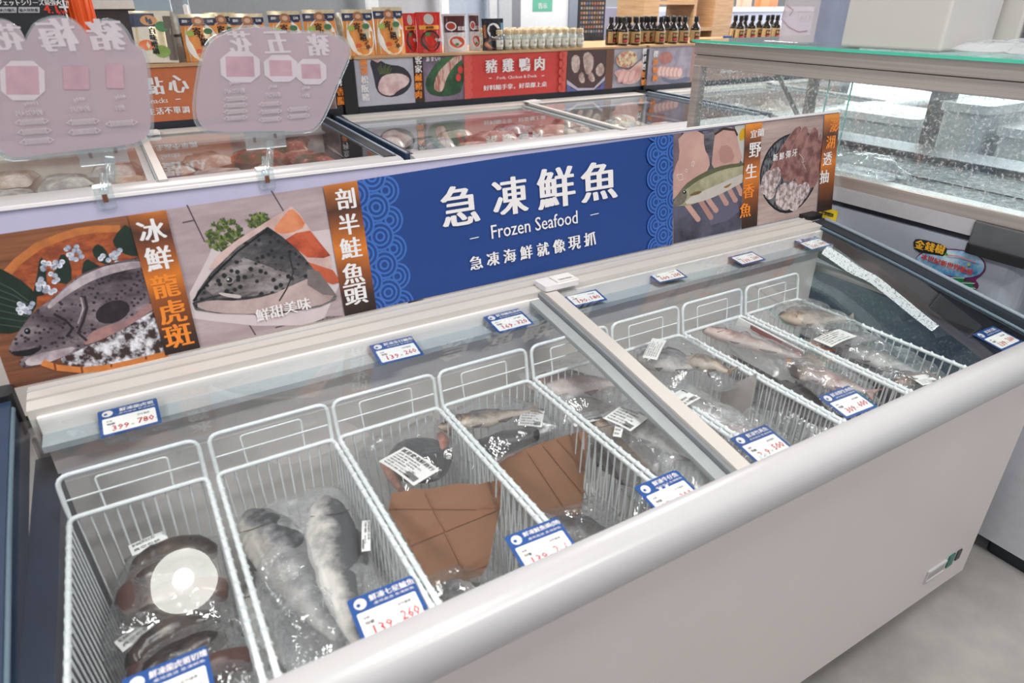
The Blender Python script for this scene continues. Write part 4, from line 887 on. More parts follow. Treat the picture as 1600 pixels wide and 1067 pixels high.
# ------------------------------------------------------------------ clear hanging price boards clipped to the signboard (seen from behind)
PINK = glass('pink_backing', '#ead8df', 1.3, rough=.3, veil=.56, dcol=(.58, .50, .545)); PKW = mat('#c4bac0', .6); PKL = mat('#b4939e', .6, var=.1); 
def clip_board(outline, title, squares, prices, clipx, label, y=.05):
    """outline, squares etc. in photo pixels on the plane y"""
    p0 = Vector((0, y, 0)); H = lambda px, py: hitp(px, py, p0, Vector((0, 1, 0)))
    cl = H(*clipx); base = Vector((cl.x, y, .8655+.262))
    t = thing('price_board', label, 'sign', base, group='clear clip-on price boards')
    def plate(pts, d0, d1, m, nm, par=t):
        q = [H(*p) for p in pts]
        for _ in range(1 if len(outline) > 20 else 2): q = [a.lerp(c, f) for i in range(len(q)) for a, c in ((q[i-1], q[i]),) for f in (.25, .75)]
        b = MB(); n = len(q); b.add([v+Vector((0, d, 0)) for d in (d0, d1) for v in q], [tuple(range(n)), tuple(range(n, 2*n))[::-1]]+[(i, n+i, n+(i+1) % n, (i+1) % n) for i in range(n)], m)
        return b.build(nm, par)
    cx = sum(p[0] for p in outline)/len(outline); cy = sum(p[1] for p in outline)/len(outline)
    plate([(cx+(p[0]-cx)*1.045, cy+(p[1]-cy)*1.05) for p in outline], .000, .003, ACRYL, 'acrylic_plate')
    pb = plate(outline, -.003, -.0005, PINK, 'pink_panel')
    a = Art((cl.x, y-.0032, .8), (1, 0, 0), (0, 0, 1), lambda px, py: hitp(px, py, Vector((0, y-.0032, 0)), Vector((0, 1, 0))), .00004)
    def mirr(ch, px, py, h, m, bold, w=None):
        a.k += 2; u, v = a.uv(px, py); hh = (a.hit(px, py-h/2)-a.hit(px, py+h/2)).length
        text(a.mb, ch, a.at(u, v), (-1, 0, 0), (0, 0, 1), hh, m, bold, (w*hh/h if w else None), res=1)
    for ch, px, py, h in title: mirr(ch, px, py, h, PKW, .06)
    for x0, y0, x1, y1, fr in squares:
        if fr: a.poly([(x0-9, y0-8), (x1+9, y0-8), (x1+11, y1+9), (x0-6, y1+9)], PKW, 1)
        a.poly([(x0, y0), (x1, y0), (x1+2, y1), (x0+2, y1)], PKL)
    for tx, px, py, h in prices: mirr(tx, px, py, h, PKW, .03)
    a.mb.build('lettering', pb)
    # clear clip and stem
    b = MB(); lo = min(H(*p).z for p in outline)
    b.box((cl.x-.020, y+.004, lo-.022), (cl.x+.045, y+.010, lo+.012), ACRYL)
    b.tube([(cl.x+.02, y+.007, lo-.012), (cl.x+.012, y+.007, lo-.05), (cl.x+.006, y-.002, base.z+.03), (cl.x, y-.008, base.z+.004)], .0065, ACRYL, 8)
    b.rbox((cl.x-.013, y-.020, base.z-.016), (cl.x+.013, y+.006, base.z+.016), .003, ACRYL); b.build('clear_clip', t)
    for k, (dx, dz, w_) in enumerate(((-.004, lo-.008, .004), (.03, lo-.004, .004), (0, base.z+.0, .006))):
        b = MB(); yy = y+.0105 if k < 2 else y-.021; b.box((cl.x+dx-w_*.6, yy-.001, (dz)-w_), (cl.x+dx+w_*.6, yy, (dz)+w_), mat('#6d4632', .5)); b.build('pin', t)
    return t
clip_board([(-25, 35), (0, 30), (22, 36), (36, 52), (40, 66), (46, 52), (56, 36), (85, 26), (112, 30), (130, 46), (137, 56), (143, 44), (160, 30), (184, 36), (198, 52), (204, 66), (226, 80), (232, 130), (236, 190), (232, 212), (205, 226), (100, 236), (30, 246), (5, 240), (-30, 200)],
           [('花', 12, 58, 40), ('梅', 90, 55, 50), ('豬', 165, 54, 48)], [(8, 103, 60, 148, 1), (98, 103, 138, 140, 0), (165, 100, 192, 138, 0)],
           [('1000g', 48, 162, 8), ('400g', 124, 156, 8), ('400g', 188, 152, 8), ('約切24片', 45, 176, 9), ('約切片', 125, 170, 9), ('約1', 188, 168, 9)] +
           [('◁▥▥▥▷', 50+i*4, 190+i*15, 10) for i in range(3)] + [('◁▥▥▥▷', 130+i*2, 190+i*15, 10) for i in range(2)] + [('◁▥▥▥▷', 190, 192, 10)],
           (168, 320), 'pink-backed clear price board clipped on the grouper photo end, its three squares seen reversed')
clip_board([(303, 170), (316, 90), (330, 62), (352, 52), (375, 44), (410, 42), (450, 52), (480, 50), (520, 54), (543, 68), (544, 90), (528, 125), (512, 165), (500, 190), (484, 205), (420, 204), (345, 206), (315, 202)],
           [('花', 375, 66, 34), ('五', 432, 66, 34), ('豬', 497, 70, 34)], [(352, 88, 396, 120, 1), (420, 94, 455, 119, 1), (470, 100, 500, 123, 1)],
           [('1000g', 366, 130, 7), ('400g', 426, 136, 7), ('400g', 478, 138, 7), ('約切24片', 366, 142, 8), ('約切片', 426, 148, 8), ('約1', 478, 149, 8)] +
           [('◁▥▥▥▷', 368, 154+i*10, 8) for i in range(4)] + [('◁▥▥▥▷', 422, 162+i*12, 8) for i in range(3)] + [('◁▥▥▥▷', 466, 170+i*11, 8) for i in range(2)],
           (411, 262), 'smaller pink-backed clear price board clipped above the salmon head photo')

# ------------------------------------------------------------------ far signboards, standing at the back of the far freezers
YS = 2.45
def far_sign(x0, x1, label, zb=.895, zt=1.125):
    t = thing('signboard', label, 'sign', ((x0+x1)/2, YS+.01, .80))
    b = MB(); b.box((x0, YS, zb), (x1, YS+.02, zt), mat('#b9b7c2', .5)); b.build('board', t)
    b = MB(); b.box((x0, YS-.004, .80), (x1, YS+.03, zb), DARK); b.build('mounting_strip', t)
    a = Art((x0, YS-.0004, zb), (1, 0, 0), (0, 0, 1), lambda px, py: hy(px, py, YS), .00012); a.clip = (0, 0, x1-x0, zt-zb)
    return t, a, x1-x0, zt-zb
# red pork, chicken and duck sign
t, a, w_, h_ = far_sign(1.385, 3.315, 'red pork, chicken and duck signboard with food photos behind the far freezer')
X = lambda px: a.uv(px, 110)[0]
a.poly_uv([(X(646), 0), (X(661), 0), (X(661), h_), (X(646), h_)], mat('#3a2720', .5)); 
PAN = mat('#353039', .4); MEAT = spk('#c7a3a3', '#e0c8c6', 18, .4, .6, .4); 
a.poly([(576, 88), (590, 88), (605, 101), (628, 103), (641, 115), (644, 130), (634, 145), (616, 152), (599, 151), (588, 142), (584, 120)], PAN, 1)
a.poly([(578, 88), (600, 88), (590, 98)], MEAT); a.poly([(592, 128), (598, 118), (615, 114), (632, 116), (641, 124), (636, 134), (622, 141), (613, 150), (598, 148), (590, 140)], MEAT, 1)
for i in range(10): a.line([(594+i*1.5, 116), (590+i*2.4, 106-(i % 3)*3)], .004, mat('#5d6a3c', .5))
a.poly_uv([(X(661), 0), (X(724), 0), (X(724), h_), (X(661), h_)], spk('#5b4a5c', '#8c7a8f', 5, .4, .6, .5))
a.poly([(663, 128), (676, 104), (692, 88), (724, 88), (724, 142), (706, 150), (684, 151), (668, 146)], spk('#24422c', '#3f6a44', 8, .4, .6, .4), 1)
a.poly([(677, 138), (682, 115), (700, 96), (712, 85), (724, 84), (722, 92), (708, 104), (697, 122), (692, 142), (684, 144)], spk('#a86a5c', '#dcbfb4', 30, .42, .58, .4, (3, 1, .5)), 1)
for px, py in ((716, 121), (719, 109)): a.disc(px, py, 4, 6, RED)
RD2 = mat('#c9403a', .5); RD3 = mat('#dd6a5e', .5)
a.poly_uv([(X(724), 0), (X(883), 0), (X(883), h_), (X(724), h_)], RD2)
for s_, c0 in ((0, X(726)), (1, X(881))):
    for col in (1, 0):
        for k in range(6): a.rings(c0+(.022 if s_ == 0 else -.022)*col, k*.046+(.023 if col else 0), .023, RD2, RD3, X(724), X(883), 0, h_)
a.poly_uv([(X(883), 0), (X(943), 0), (X(943), h_), (X(883), h_)], mat('#4b3534', .5)); a.poly([(883, 128), (890, 138), (910, 143), (935, 136), (943, 122), (943, 145), (883, 145)], mat('#5a5f9a', .4)); a.poly([(883, 124), (900, 137), (925, 137), (943, 118), (943, 124), (925, 141), (900, 141), (883, 131)], mat('#b9b4c4', .4))
for q in ([(889, 92), (896, 84), (904, 90), (902, 112), (892, 114)], [(908, 84), (918, 80), (926, 92), (922, 112), (914, 118), (909, 104)], [(900, 118), (908, 110), (912, 128), (904, 130)], [(915, 118), (922, 110), (928, 126), (920, 128)], [(928, 104), (938, 96), (942, 110), (936, 120), (928, 116)]): a.poly(q, spk('#9c8078', '#cdb9b1', 25, .4, .6, .4), 1)
a.poly_uv([(X(943), 0), (X(955), 0), (X(955), h_), (X(943), h_)], mat('#6a4434', .5))
a.poly([(958, 96), (966, 82), (985, 78), (995, 90), (985, 104), (968, 106)], spk('#b5533a', '#d8cfa8', 45, .4, .6, .5), 1); a.poly([(956, 112), (966, 108), (980, 110), (990, 100), (1002, 92), (1000, 120), (990, 130), (975, 132), (962, 122)], spk('#c08a80', '#dcb9b0', 12, .4, .6, .5), 1)
for px, py in ((968, 118), (976, 120), (984, 118)): a.disc(px, py, 5, 12, mat('#cf9a94', .5), .4); a.disc(px, py, 3.4, 9.5, mat('#dfb5ae', .5), .4)
a.mb.build('picture_print', t)
a.mb = MB(); a.k = 80
for i, ch in enumerate('嚴選松阪豬'): a.txt(ch, 567+i*.8, 97+i*13.6, 12, ORG if i < 2 else PW, .05, res=1)
for i, ch in enumerate('客家鹹豬肉'): a.txt(ch, 652.5, 94+i*13.3, 12, PW if i < 2 else ORG, .05, res=1)
a.txt('あまい!', 675, 92, 7, PW, .03, res=1)
for ch, px in (('豬', 766), ('雞', 792), ('鴨', 818), ('肉', 841)): a.txt(ch, px, 103-(px-766)*.05, 21, PW, .05, res=1)
a.txt('Pork, Chicken & Duck', 806, 120, 5.5, PW, .02, res=1, wpx=62); a.line([(762, 122), (766, 121.7)], .004, PW); a.line([(844, 118), (848, 117.7)], .004, PW)
a.txt('好料隨手拿，好菜都上桌', 804, 134, 8.5, PW, .05, res=1, wpx=98)
for i, ch in enumerate('正宗土雞肉'): a.txt(ch, 949-i*.3, 84+i*12, 10, ORG if i < 2 else PW, .05, res=1)
for i, ch in enumerate('櫻桃煙燻鴨'): a.txt(ch, 1005-i*.4, 80+i*12, 10, PW if i < 3 else ORG, .05, res=1)
a.mb.build('lettering', t)
# orange snacks sign
t, a, w_, h_ = far_sign(-.7, 1.30, 'orange snacks signboard partly hidden by the pink price boards')
X = lambda px: a.uv(px, 140)[0]
a.poly_uv([(X(150), 0), (X(345), 0), (X(345), h_), (X(150), h_)], mat('#c06c42', .5))
a.poly_uv([(X(345), 0), (X(430), 0), (X(430), h_), (X(345), h_)], spk('#7a5148', '#b08a7c', 6, .4, .6, .5)); a.poly_uv([(X(430), 0), (X(522), 0), (X(522), h_), (X(430), h_)], spk('#a88a86', '#5b4644', 7, .4, .6, .5))
a.poly_uv([(0, 0), (X(150), 0), (X(150), h_), (0, h_)], spk('#8c5a40', '#b9a48c', 5, .4, .6, .5)); a.poly_uv([(X(523), 0), (X(541), 0), (X(541), h_), (X(523), h_)], mat('#3c2b28', .5))
a.mb.build('picture_print', t); a.mb = MB(); a.k = 40
a.txt('點', 240, 134, 27, PW, .05, res=1); a.txt('心', 278, 131, 27, PW, .05, res=1); a.txt('Snacks', 246, 157, 8, PW, .02, res=1); a.line([(274, 155), (282, 154.5)], .004, PW)
for i, ch in enumerate('生活不單調'): a.txt(ch, 236+i*13.5, 174-i*.8, 10.5, PW, .05, res=1)
for i, ch in enumerate('魚卵香腸'): a.txt(ch, 529+i*1.2, 114+i*14.4, 12.5, PW if i < 2 else ORG, .05, res=1)
a.mb.build('lettering', t)
# next sign along
t, a, w_, h_ = far_sign(3.345, 5.4, 'signboard with sliced duck photo, running behind the display case')
X = lambda px: a.uv(px, 110)[0]
a.poly_uv([(0, 0), (X(1078), 0), (X(1078), h_), (0, h_)], spk('#8f8796', '#b3abb8', 5, .4, .6, .5)); a.poly_uv([(X(1078), 0), (w_, 0), (w_, h_), (X(1078), h_)], mat('#a07f76', .5))
a.poly([(1028, 92), (1032, 82), (1046, 80), (1052, 90), (1048, 98), (1034, 102)], mat('#b0746a', .5, var=.15), 1); a.poly([(1030, 118), (1050, 126), (1078, 118), (1078, 130), (1040, 134)], mat('#6a6f86', .4), 1)
for i in range(6): a.disc(1031+i*6, 111+i*.5, 5, 9, mat('#cf9a94', .5), .2); a.disc(1031.6+i*6, 111+i*.5, 3.6, 7, mat('#e3c3bc', .5), .2)
a.mb.build('picture_print', t); a.mb = MB(); a.k = 40
for i, ch in enumerate('櫻桃鴨胸'): a.txt(ch, 1024-i*.5, 84+i*12.5, 10, PW if i < 1 else ORG, .05, res=1)
a.txt('急凍熟食', 1145, 106, 14, PW, .04, res=1); a.mb.build('lettering', t)
# posts between the signs
for x, lb in ((1.3425, 'black upright post between the orange and red signboards'), (3.33, 'black upright post between the red signboard and the next')):
    wd = .035 if x < 2 else .012
    tag(bevel(MB().box((x-wd, YS-.02, .0), (x+wd, YS+.04, 1.12), BLACK).build('post')), lb, 'post')
# wooden display shelf behind the signs
for x0, x1, lb in ((-.75, 1.37, 'pale wooden display counter behind the orange signboard'), (1.385, 3.32, 'pale wooden display counter carrying pouches, jars and bottles'), (3.345, 5.45, 'pale wooden display counter beyond, with more dark bottles')):
    t = thing('display_counter', lb, 'counter', ((x0+x1)/2, 2.75, 0)); MB().box((x0, YS-.012, 1.127), (x1, 3.05, 1.14), WOOD).build('counter_top', t); MB().box((x0, YS+.05, .0), (x1, 3.03, 1.127), mat('#8f8c8c', .6)).build('base', t)
# ------------------------------------------------------------------ goods on the far counters
def pouch(w, h, body, deco, label, loc, rz=0., lean=.05, name='retort_pouch', grp=None, cat='food pouch'):
    t = thing(name, label, cat, loc, (-lean, 0, rz), group=grp)
    b = MB()
    def f(u, v, s_): 
        wx = w*(1-.06*math.sin(v*math.pi)); th = .028*(1-v)**.8*math.sin(math.pi*min(1, max(0, u)))**.6+.0015
        return ((u-.5)*wx, s_*th-.004*math.sin(7*u+5*v)*(.3), v*h)
    b.grid(lambda u, v: f(u, v, -1), 8, 10, body); b.grid(lambda u, v: f(1-u, v, 1), 8, 4, body); b.build('pouch_body', t, local=True)
    a = Art((0, 0, 0), (1, 0, 0), (0, 0, 1), None, .0003)
    a.at = lambda u, v: Vector((u*w, f(u+.5, v, -1)[1]-.0006-a.k*.0003, v*h)); deco(a); a.mb.build('print', t, local=True); return t
def quad(a, u0, v0, u1, v1, m, n=6):
    a.k += 1
    vs = [a.at(u0+(u1-u0)*i/n, v) for i in range(n+1) for v in (v0, v1)]
    a.mb.add(vs, [(2*i, 2*i+2, 2*i+3, 2*i+1) for i in range(n)], m)
def oval(a, u, v, ru, rv, m, n=16): a.k += 1; a.mb.add([a.at(u+ru*math.cos(2*math.pi*i/n), v+rv*math.sin(2*math.pi*i/n)) for i in range(n)], [tuple(range(n))], m)
def word(a, s_, u, v, h, m, w=None, bold=.05): a.k += 2; c = a.at(u, v); text(a.mb, s_, c+Vector((0, -.001, 0)), (1, 0, 0), (0, 0, 1), h, m, bold, w, res=1, n=3)
FOIL = mat('#d6c8a6', .25, .35, var=.2, scale=30); NV = mat('#1d2b4a', .4); NABE = mat('#d98a3c', .4, var=.1)
def deco_nabe(a):
    quad(a, -.49, .0, .49, .86, NABE); quad(a, -.49, .76, .49, .92, NV); oval(a, .02, .4, .45, .42, mat('#e9e4dc', .4)); oval(a, .05, .1, .3, .09, mat('#e6d8b8', .4)); oval(a, 0, .85, .17, .10, mat('#9a6442', .4)); oval(a, .0, .85, .09, .05, mat('#caa083', .4)); oval(a, -.26, .6, .12, .06, mat('#9db04c', .5)); oval(a, .22, .64, .12, .06, mat('#3b6a3c', .5)); oval(a, -.1, .22, .1, .05, mat('#d2562c', .4)); oval(a, .26, .3, .1, .08, mat('#dd9248', .4))
    for i, ch in enumerate('寄せ鍋つゆ'): word(a, ch, -.08+.07*i, .64-.115*i, .024 if ch not in '寄鍋' else .034, INK)
    word(a, '濃厚', -.35, .85, .012, PW); word(a, '旨味', .33, .85, .012, PW)
def deco_mix(a):
    quad(a, -.49, 0, .49, .97, mat('#cfc9ba', .4)); quad(a, -.49, .7, .1, .95, mat('#2a3550', .4)); oval(a, -.05, .82, .2, .1, mat('#c58a52', .4)); oval(a, .25, .7, .16, .1, mat('#3f7a4c', .4)); oval(a, -.2, .35, .2, .1, mat('#d8723a', .4)); oval(a, .15, .22, .2, .12, mat('#7f9c4a', .4)); quad(a, .3, .05, .49, .9, mat('#5c5148', .4))
    for i, ch in enumerate('白味噌鍋'): word(a, ch, .0, .62-.13*i, .026, INK)
def deco_red(a):
    quad(a, -.49, .0, .49, .98, mat('#c4281c', .3)); oval(a, 0, .83, .2, .13, mat('#b9b3ac', .3)); quad(a, -.4, .58, .4, .68, mat('#e09a28', .4)); oval(a, 0, .3, .4, .26, mat('#1f1a18', .3)); oval(a, 0, .32, .33, .2, mat('#8c3226', .3)); oval(a, -.1, .46, .1, .05, mat('#3f7a34', .4)); word(a, '麻辣鍋', 0, .63, .014, mat('#5a1610', .4)); word(a, '牛肉', .3, .32, .018, PW)
def deco_dred(a):
    quad(a, -.49, 0, .49, .98, mat('#c6bfc0', .3)); quad(a, -.44, .52, .44, .95, mat('#4a1c1c', .3)); oval(a, -.18, .68, .22, .12, PW); oval(a, -.18, .68, .17, .09, mat('#a83a28', .3)); oval(a, .02, .26, .38, .2, mat('#e2d6cc', .3)); oval(a, .02, .26, .32, .15, mat('#c24a2c', .3)); oval(a, .0, .2, .08, .04, mat('#3a7a34', .4)); word(a, '紅燒', .25, .62, .022, PW); word(a, '豬腳', .2, .45, .02, PW)
def deco_blk(a):
    quad(a, -.49, 0, .49, .98, mat('#1d1f26', .3)); oval(a, 0, .62, .3, .24, PW); oval(a, 0, .2, .46, .18, mat('#b86a4c', .4)); oval(a, 0, .2, .4, .14, mat('#d19a78', .4)); quad(a, .34, .4, .46, .86, mat('#4a86a8', .4)); quad(a, -.46, .4, -.36, .8, mat('#a05a30', .4)); word(a, 'もつ鍋', 0, .62, .024, INK)
def place(px, zdepth=2.52): q = hy(px, 80, zdepth); return (q.x, zdepth, 1.14)
G1 = 'hot pot soup pouches on the far counter'
NBL = ['orange hot pot soup pouch half behind another, next to the dark red pouch', 'orange hot pot soup pouch over the salmon caption strip', 'orange hot pot soup pouch above the smaller pink price board', 'orange hot pot soup pouch, next to last behind the pink price board', 'orange hot pot soup pouch peeping above the pink price board corner', 'orange hot pot soup pouch standing before the red pouches', 'orange hot pot soup pouch touching the bright red pouches']
for i, (px, hh, wd, yd) in enumerate(((318, .2, .16, 2.51), (354, .205, .14, 2.56), (394, .2, .155, 2.51), (452, .21, .16, 2.51), (505, .215, .165, 2.51), (564, .215, .165, 2.50), (611, .225, .165, 2.50))):
    pouch(wd, hh, FOIL, deco_nabe, NBL[i], place(px, yd), (-.05, .1, 0, .06, .03, .04, .02)[i], grp=G1)
pouch(.17, .215, FOIL, deco_mix, 'white and navy patterned soup pouch leaning beside the larger pink board', place(245, 2.51), -.25, .12, grp=G1)
pouch(.075, .21, mat('#8d8780', .3, .3, var=.3), lambda a: (quad(a, -.45, .05, .45, .3, mat('#7a6f66', .4)), quad(a, -.4, .5, .4, .55, INK)), 'grey back side of a soup pouch beside the patterned one', place(276, 2.56), .3, .04, grp=G1)
pouch(.10, .12, mat('#7c2a32', .3, .2, var=.3), lambda a: quad(a, -.48, .55, .48, .98, mat('#38323a', .4)), 'short dark red pouch between the grey pouch and the orange one', place(294, 2.60), 0, .04, grp=G1)
pouch(.075, .195, mat('#b8261c', .25), deco_red, 'bright red beef hot pot pouch, the one behind', place(643, 2.56), .02, grp=G1)
pouch(.145, .2, mat('#b8261c', .25), deco_red, 'bright red beef hot pot pouch, full face', place(672, 2.50), .0, grp=G1)
pouch(.145, .19, mat('#c6bfc0', .25, .2), deco_dred, 'silver and dark red stew pouch with two bowls, full face', place(712, 2.51), .0, grp=G1)
pouch(.07, .19, mat('#c6bfc0', .25, .2), deco_dred, 'silver and dark red stew pouch mostly behind its twin', place(742, 2.56), .0, grp=G1)
pouch(.14, .165, mat('#1d1f26', .25), deco_blk, 'black offal hot pot pouch standing beside the glass jars', place(771, 2.51), .0, grp=G1)
pouch(.06, .2, mat('#9a958c', .25, .3, var=.4), lambda a: None, 'silver-grey pouch edge above the smaller pink board corner', place(538, 2.58), .6, grp=G1)
# jars
def jar():
    t = thing('spice_jar', 'small clear glass spice jar with cork-coloured lid', 'jar', (0, 0, 0)); J = glass('jar_glass', '#e6ece6', 1.5, veil=.25)
    b = MB(); b.lathe([(.0002, 0), (.021, .001), (.023, .006), (.023, .06), (.020, .072), (.016, .078), (.016, .084)], (0, 0, 0), J, 14); b.build('glass_body', t, local=True)
    b = MB(); b.lathe([(.0002, .003), (.0205, .004), (.0205, .052), (.0002, .054)], (0, 0, 0), spk('#a8a58c', '#dfdcd0', 60, .4, .6, .7), 12); b.build('spice_filling', t, local=True)
    b = MB(); b.lathe([(.0186, .082), (.0192, .084), (.0192, .102), (.017, .105), (.0002, .106)], (0, 0, 0), mat('#c4ae88', .5, var=.15), 14); b.build('lid', t, local=True)
    b = MB(); b.grid(lambda u, v: (.0234*math.cos(-math.pi*.9+u*math.pi*.8), .0234*math.sin(-math.pi*.9+u*math.pi*.8), .018+v*.036), 8, 1, mat('#dcdcd2', .6)); text(b, '胡椒', (0, -.0246, .036), (1, 0, 0), (0, 0, 1), .010, INK, 0, .016, res=1); b.build('paper_label', t, local=True)
    return t
J0 = jar(); index_kids(); n = 0
ORD = 'first second third fourth fifth sixth seventh eighth ninth tenth eleventh twelfth'.split()
for r in range(5):
    for c in range(11 if r else 11):
        o = J0 if n == 0 else copy_tree(J0); n += 1
        o.location = (2.262+c*.0565+(r % 2)*.006, 2.485+r*.08, 1.141); o['group'] = 'spice jars packed in rows'
        o['label'] = '%s tan-lidded spice jar from the black pouch, in the %s' % (ORD[c], ('front row', 'second row', 'middle row', 'row before the last', 'rearmost row')[r])
# bottles
def bottle():
    t = thing('sauce_bottle', 'x', 'bottle', (0, 0, 0))
    b = MB(); b.lathe([(.0002, 0), (.029, .001), (.033, .006), (.033, .085), (.029, .1), (.015, .118), (.0125, .132)], (0, 0, 0), mat('#1c1512', .12, coat=.5), 16); b.build('bottle_body', t, local=True)
    b = MB(); b.lathe([(.014, .128), (.0155, .130), (.0155, .158), (.0145, .162), (.0002, .163)], (0, 0, 0), mat('#18181b', .3), 14); b.build('cap', t, local=True)
    b = MB(); LBm = spk('#a88a58', '#c7a878', 30, .3, .7, .5); b.grid(lambda u, v: (0.0337*math.cos(-math.pi*.98+u*math.pi*.96), 0.0337*math.sin(-math.pi*.98+u*math.pi*.96), .012+v*.066), 12, 1, LBm)
    b.grid(lambda u, v: (.0341*math.cos(-math.pi*.68+u*math.pi*.36), .0341*math.sin(-math.pi*.68+u*math.pi*.36), .016+v*.05), 6, 1, mat('#3a1a18', .5)); b.grid(lambda u, v: (.0345*math.cos(-math.pi*.62+u*math.pi*.24), .0345*math.sin(-math.pi*.62+u*math.pi*.24), .022+v*.012), 4, 1, RED)
    text(b, '醬油', (0, -.0353, .052), (1, 0, 0), (0, 0, 1), .016, mat('#d8b27a', .5), .03, .03, res=1, n=2); b.build('paper_label', t, local=True)
    return t
B0 = bottle(); index_kids(); n = 0
for r, pxs in enumerate(([973, 992, 1030, 1050, 1067, 1084], [953, 966, 981, 1000, 1010, 1020, 1040, 1058], [962, 976, 990, 1006, 1016, 1034, 1048])):
    for ci, px in enumerate(pxs):
        o = B0 if n == 0 else copy_tree(B0); n += 1; q = hy(px, 70, 2.495+r*.085); o.location = (q.x, 2.495+r*.085, 1.141); o.rotation_euler.z = -.25 if r == 0 else .4
        o['group'] = 'dark sauce bottles beside the jars'; o['label'] = '%s dark sauce bottle counting from the jars, in the %s' % (ORD[ci], ('front row', 'second row', 'last row')[r])
for r, pxs in enumerate(([1155, 1173, 1196, 1211], [1146, 1162, 1184, 1203])):
    for ci, px in enumerate(pxs):
        o = copy_tree(B0); q = hy(px, 55, 2.495+r*.09); o.location = (q.x, 2.495+r*.09, 1.141); o.rotation_euler.z = -.3
        o['group'] = 'dark sauce bottles above the display case'; o['label'] = '%s dark sauce bottle past the oak shelving, in the %s above the steel case' % (ORD[ci], ('front row', 'second row')[r])
# carton and orange canister on the snack counter
t = thing('carton', 'black gas stove carton with white Japanese writing and a red 4.1kW', 'box', (-.18, 2.62, 1.14))
MB().box((-.62, 2.55, 1.14), (.172, 2.72, 1.62), mat('#20242a', .5)).build('box_body', t)
a = Art((-.62, 2.549, 1.14), (1, 0, 0), (0, 0, 1), lambda px, py: hy(px, py, 2.549), .0004)
a.txt('ジェットシリーズ最強火力!', 52, 4, 9, PW, .04, res=1, wpx=112); a.poly([(-6, 11), (26, 11), (26, 20), (-6, 20)], mat('#b9bcc0', .5)); a.poly([(29, 11), (62, 11), (62, 20), (29, 20)], mat('#b9bcc0', .5)); a.txt('最大発熱量', 45, 16, 5, INK, .02, res=1); a.txt('火力優先', 12, 16, 5, INK, .02, res=1)
a.txt('4.1', 79, 14, 13, mat('#d83a22', .5), .05, res=1); a.txt('kW', 99, 19, 7, mat('#d83a22', .5), .04, res=1); a.line([(92, 11), (107, 11)], .008, PW); a.mb.build('print', t)
t = thing('canister', 'ribbed bright orange canister standing beside the black carton', 'canister', (.222, 2.60, 1.14)); b = MB()
b.lathe([(.0002, 0), (.047, .001)]+[(.047, .5)]+[(.0002, .51)], (.232, 2.60, 1.14), mat('#e85a1e', .35), 24)
for k in range(12):
    th = math.pi*2*k/12; b.tube([(.232+.047*math.cos(th), 2.6+.047*math.sin(th), 1.15), (.232+.047*math.cos(th), 2.6+.047*math.sin(th), 1.63)], .006, mat('#e85a1e', .35), 5)
b.build('canister_body', t)
# wooden shelving frame beyond
def upright(x0, x1, y0, y1, z1, b): b.box((x0, y0, 0), (x1, y1, z1), WOOD)
t = thing('wooden_shelf_unit', 'open oak shelving unit standing beyond the sauce bottles', 'shelf', (4.6, 3.45, 0)); Y3 = 3.4
xs = [hy(p, 30, Y3).x for p in (1005, 1030, 1087, 1112, 1143)]
b = MB(); upright(xs[0], xs[1]-.01, Y3, Y3+.34, 1.8, b); b.build('upright', t); b = MB(); upright(xs[2]-.03, xs[2], Y3, Y3+.34, 1.8, b); b.build('upright', t); b = MB(); upright(xs[3]+.02, xs[4], Y3, Y3+.34, 1.8, b); b.build('upright', t)
zz = hy(1060, 3, Y3).z; b = MB(); b.box((xs[1]-.01, Y3, zz-.02), (xs[2]-.03, Y3+.34, zz+.01), WOOD); b.build('shelf_board', t); zz = hy(1100, 44, Y3).z; b = MB(); b.box((xs[2], Y3, zz-.02), (xs[3]+.02, Y3+.34, zz+.005), WOOD); b.build('shelf_board', t)
b = MB(); b.box((xs[1], Y3+.33, .9), (xs[3], Y3+.34, 1.14), mat('#b7b2c4', .6)); b.build('back_panel', t)
# menu board
t = thing('menu_board', 'tall dark menu poster covered in tiny food pictures behind the jars', 'poster', (2.95, 3.12, 0)); q0, q1 = hy(903, 67, 3.12), hy(945, 30, 3.12)
MB().box((q0.x, 3.12, 0.0), (q1.x, 3.14, 1.8), spk('#23252b', '#2f3138', 20, .4, .6, .5)).build('board', t)
b = MB(); rr = random.Random(5); cs = [mat(h, .5) for h in ('#8c6a54', '#a8866c', '#5d6f8c', '#97908e', '#a0603c')]
for i in range(9):
    for j in range(20):
        x = q0.x+.012+(q1.x-q0.x-.02)*i/9; z = 1.19+.6*j/20; s_ = (q1.x-q0.x)/15
        b.add([(x, 3.1190, z), (x+s_, 3.119, z), (x+s_, 3.119, z+.016), (x, 3.119, z+.016)], [(0, 1, 2, 3)], cs[rr.randrange(5)])
b.build('picture_print', t)
# door, frames, screens and counters far behind
t = thing('service_door', 'white service door with a green notice beyond the jars', 'door', (3.0, 4.9, 0)); Y5 = 4.9
x0, x1 = hy(812, 10, Y5).x, hy(888, 10, Y5).x; MB().box((x0, Y5, 0), (x1, Y5+.05, 2.1), mat('#dfe2e4', .5)).build('door_leaf', t)
MB().box((x0-.12, Y5-.02, 0), (x0, Y5+.06, 2.2), mat('#8c9198', .4, .4)).build('door_frame', t); MB().box((x1, Y5-.02, 0), (x1+.1, Y5+.06, 2.2), mat('#7d848e', .4, .4)).build('door_frame', t)
p, q = hy(832, 18, Y5), hy(863, 0, Y5); b = MB(); b.box((p.x, Y5-.004, p.z), (q.x, Y5, q.z+.1), mat('#5fae94', .5)); text(b, '告示', ((p.x+q.x)/2, Y5-.006, (p.z+q.z)/2), (1, 0, 0), (0, 0, 1), .05, PW, .03, res=1); b.build('green_notice', t)
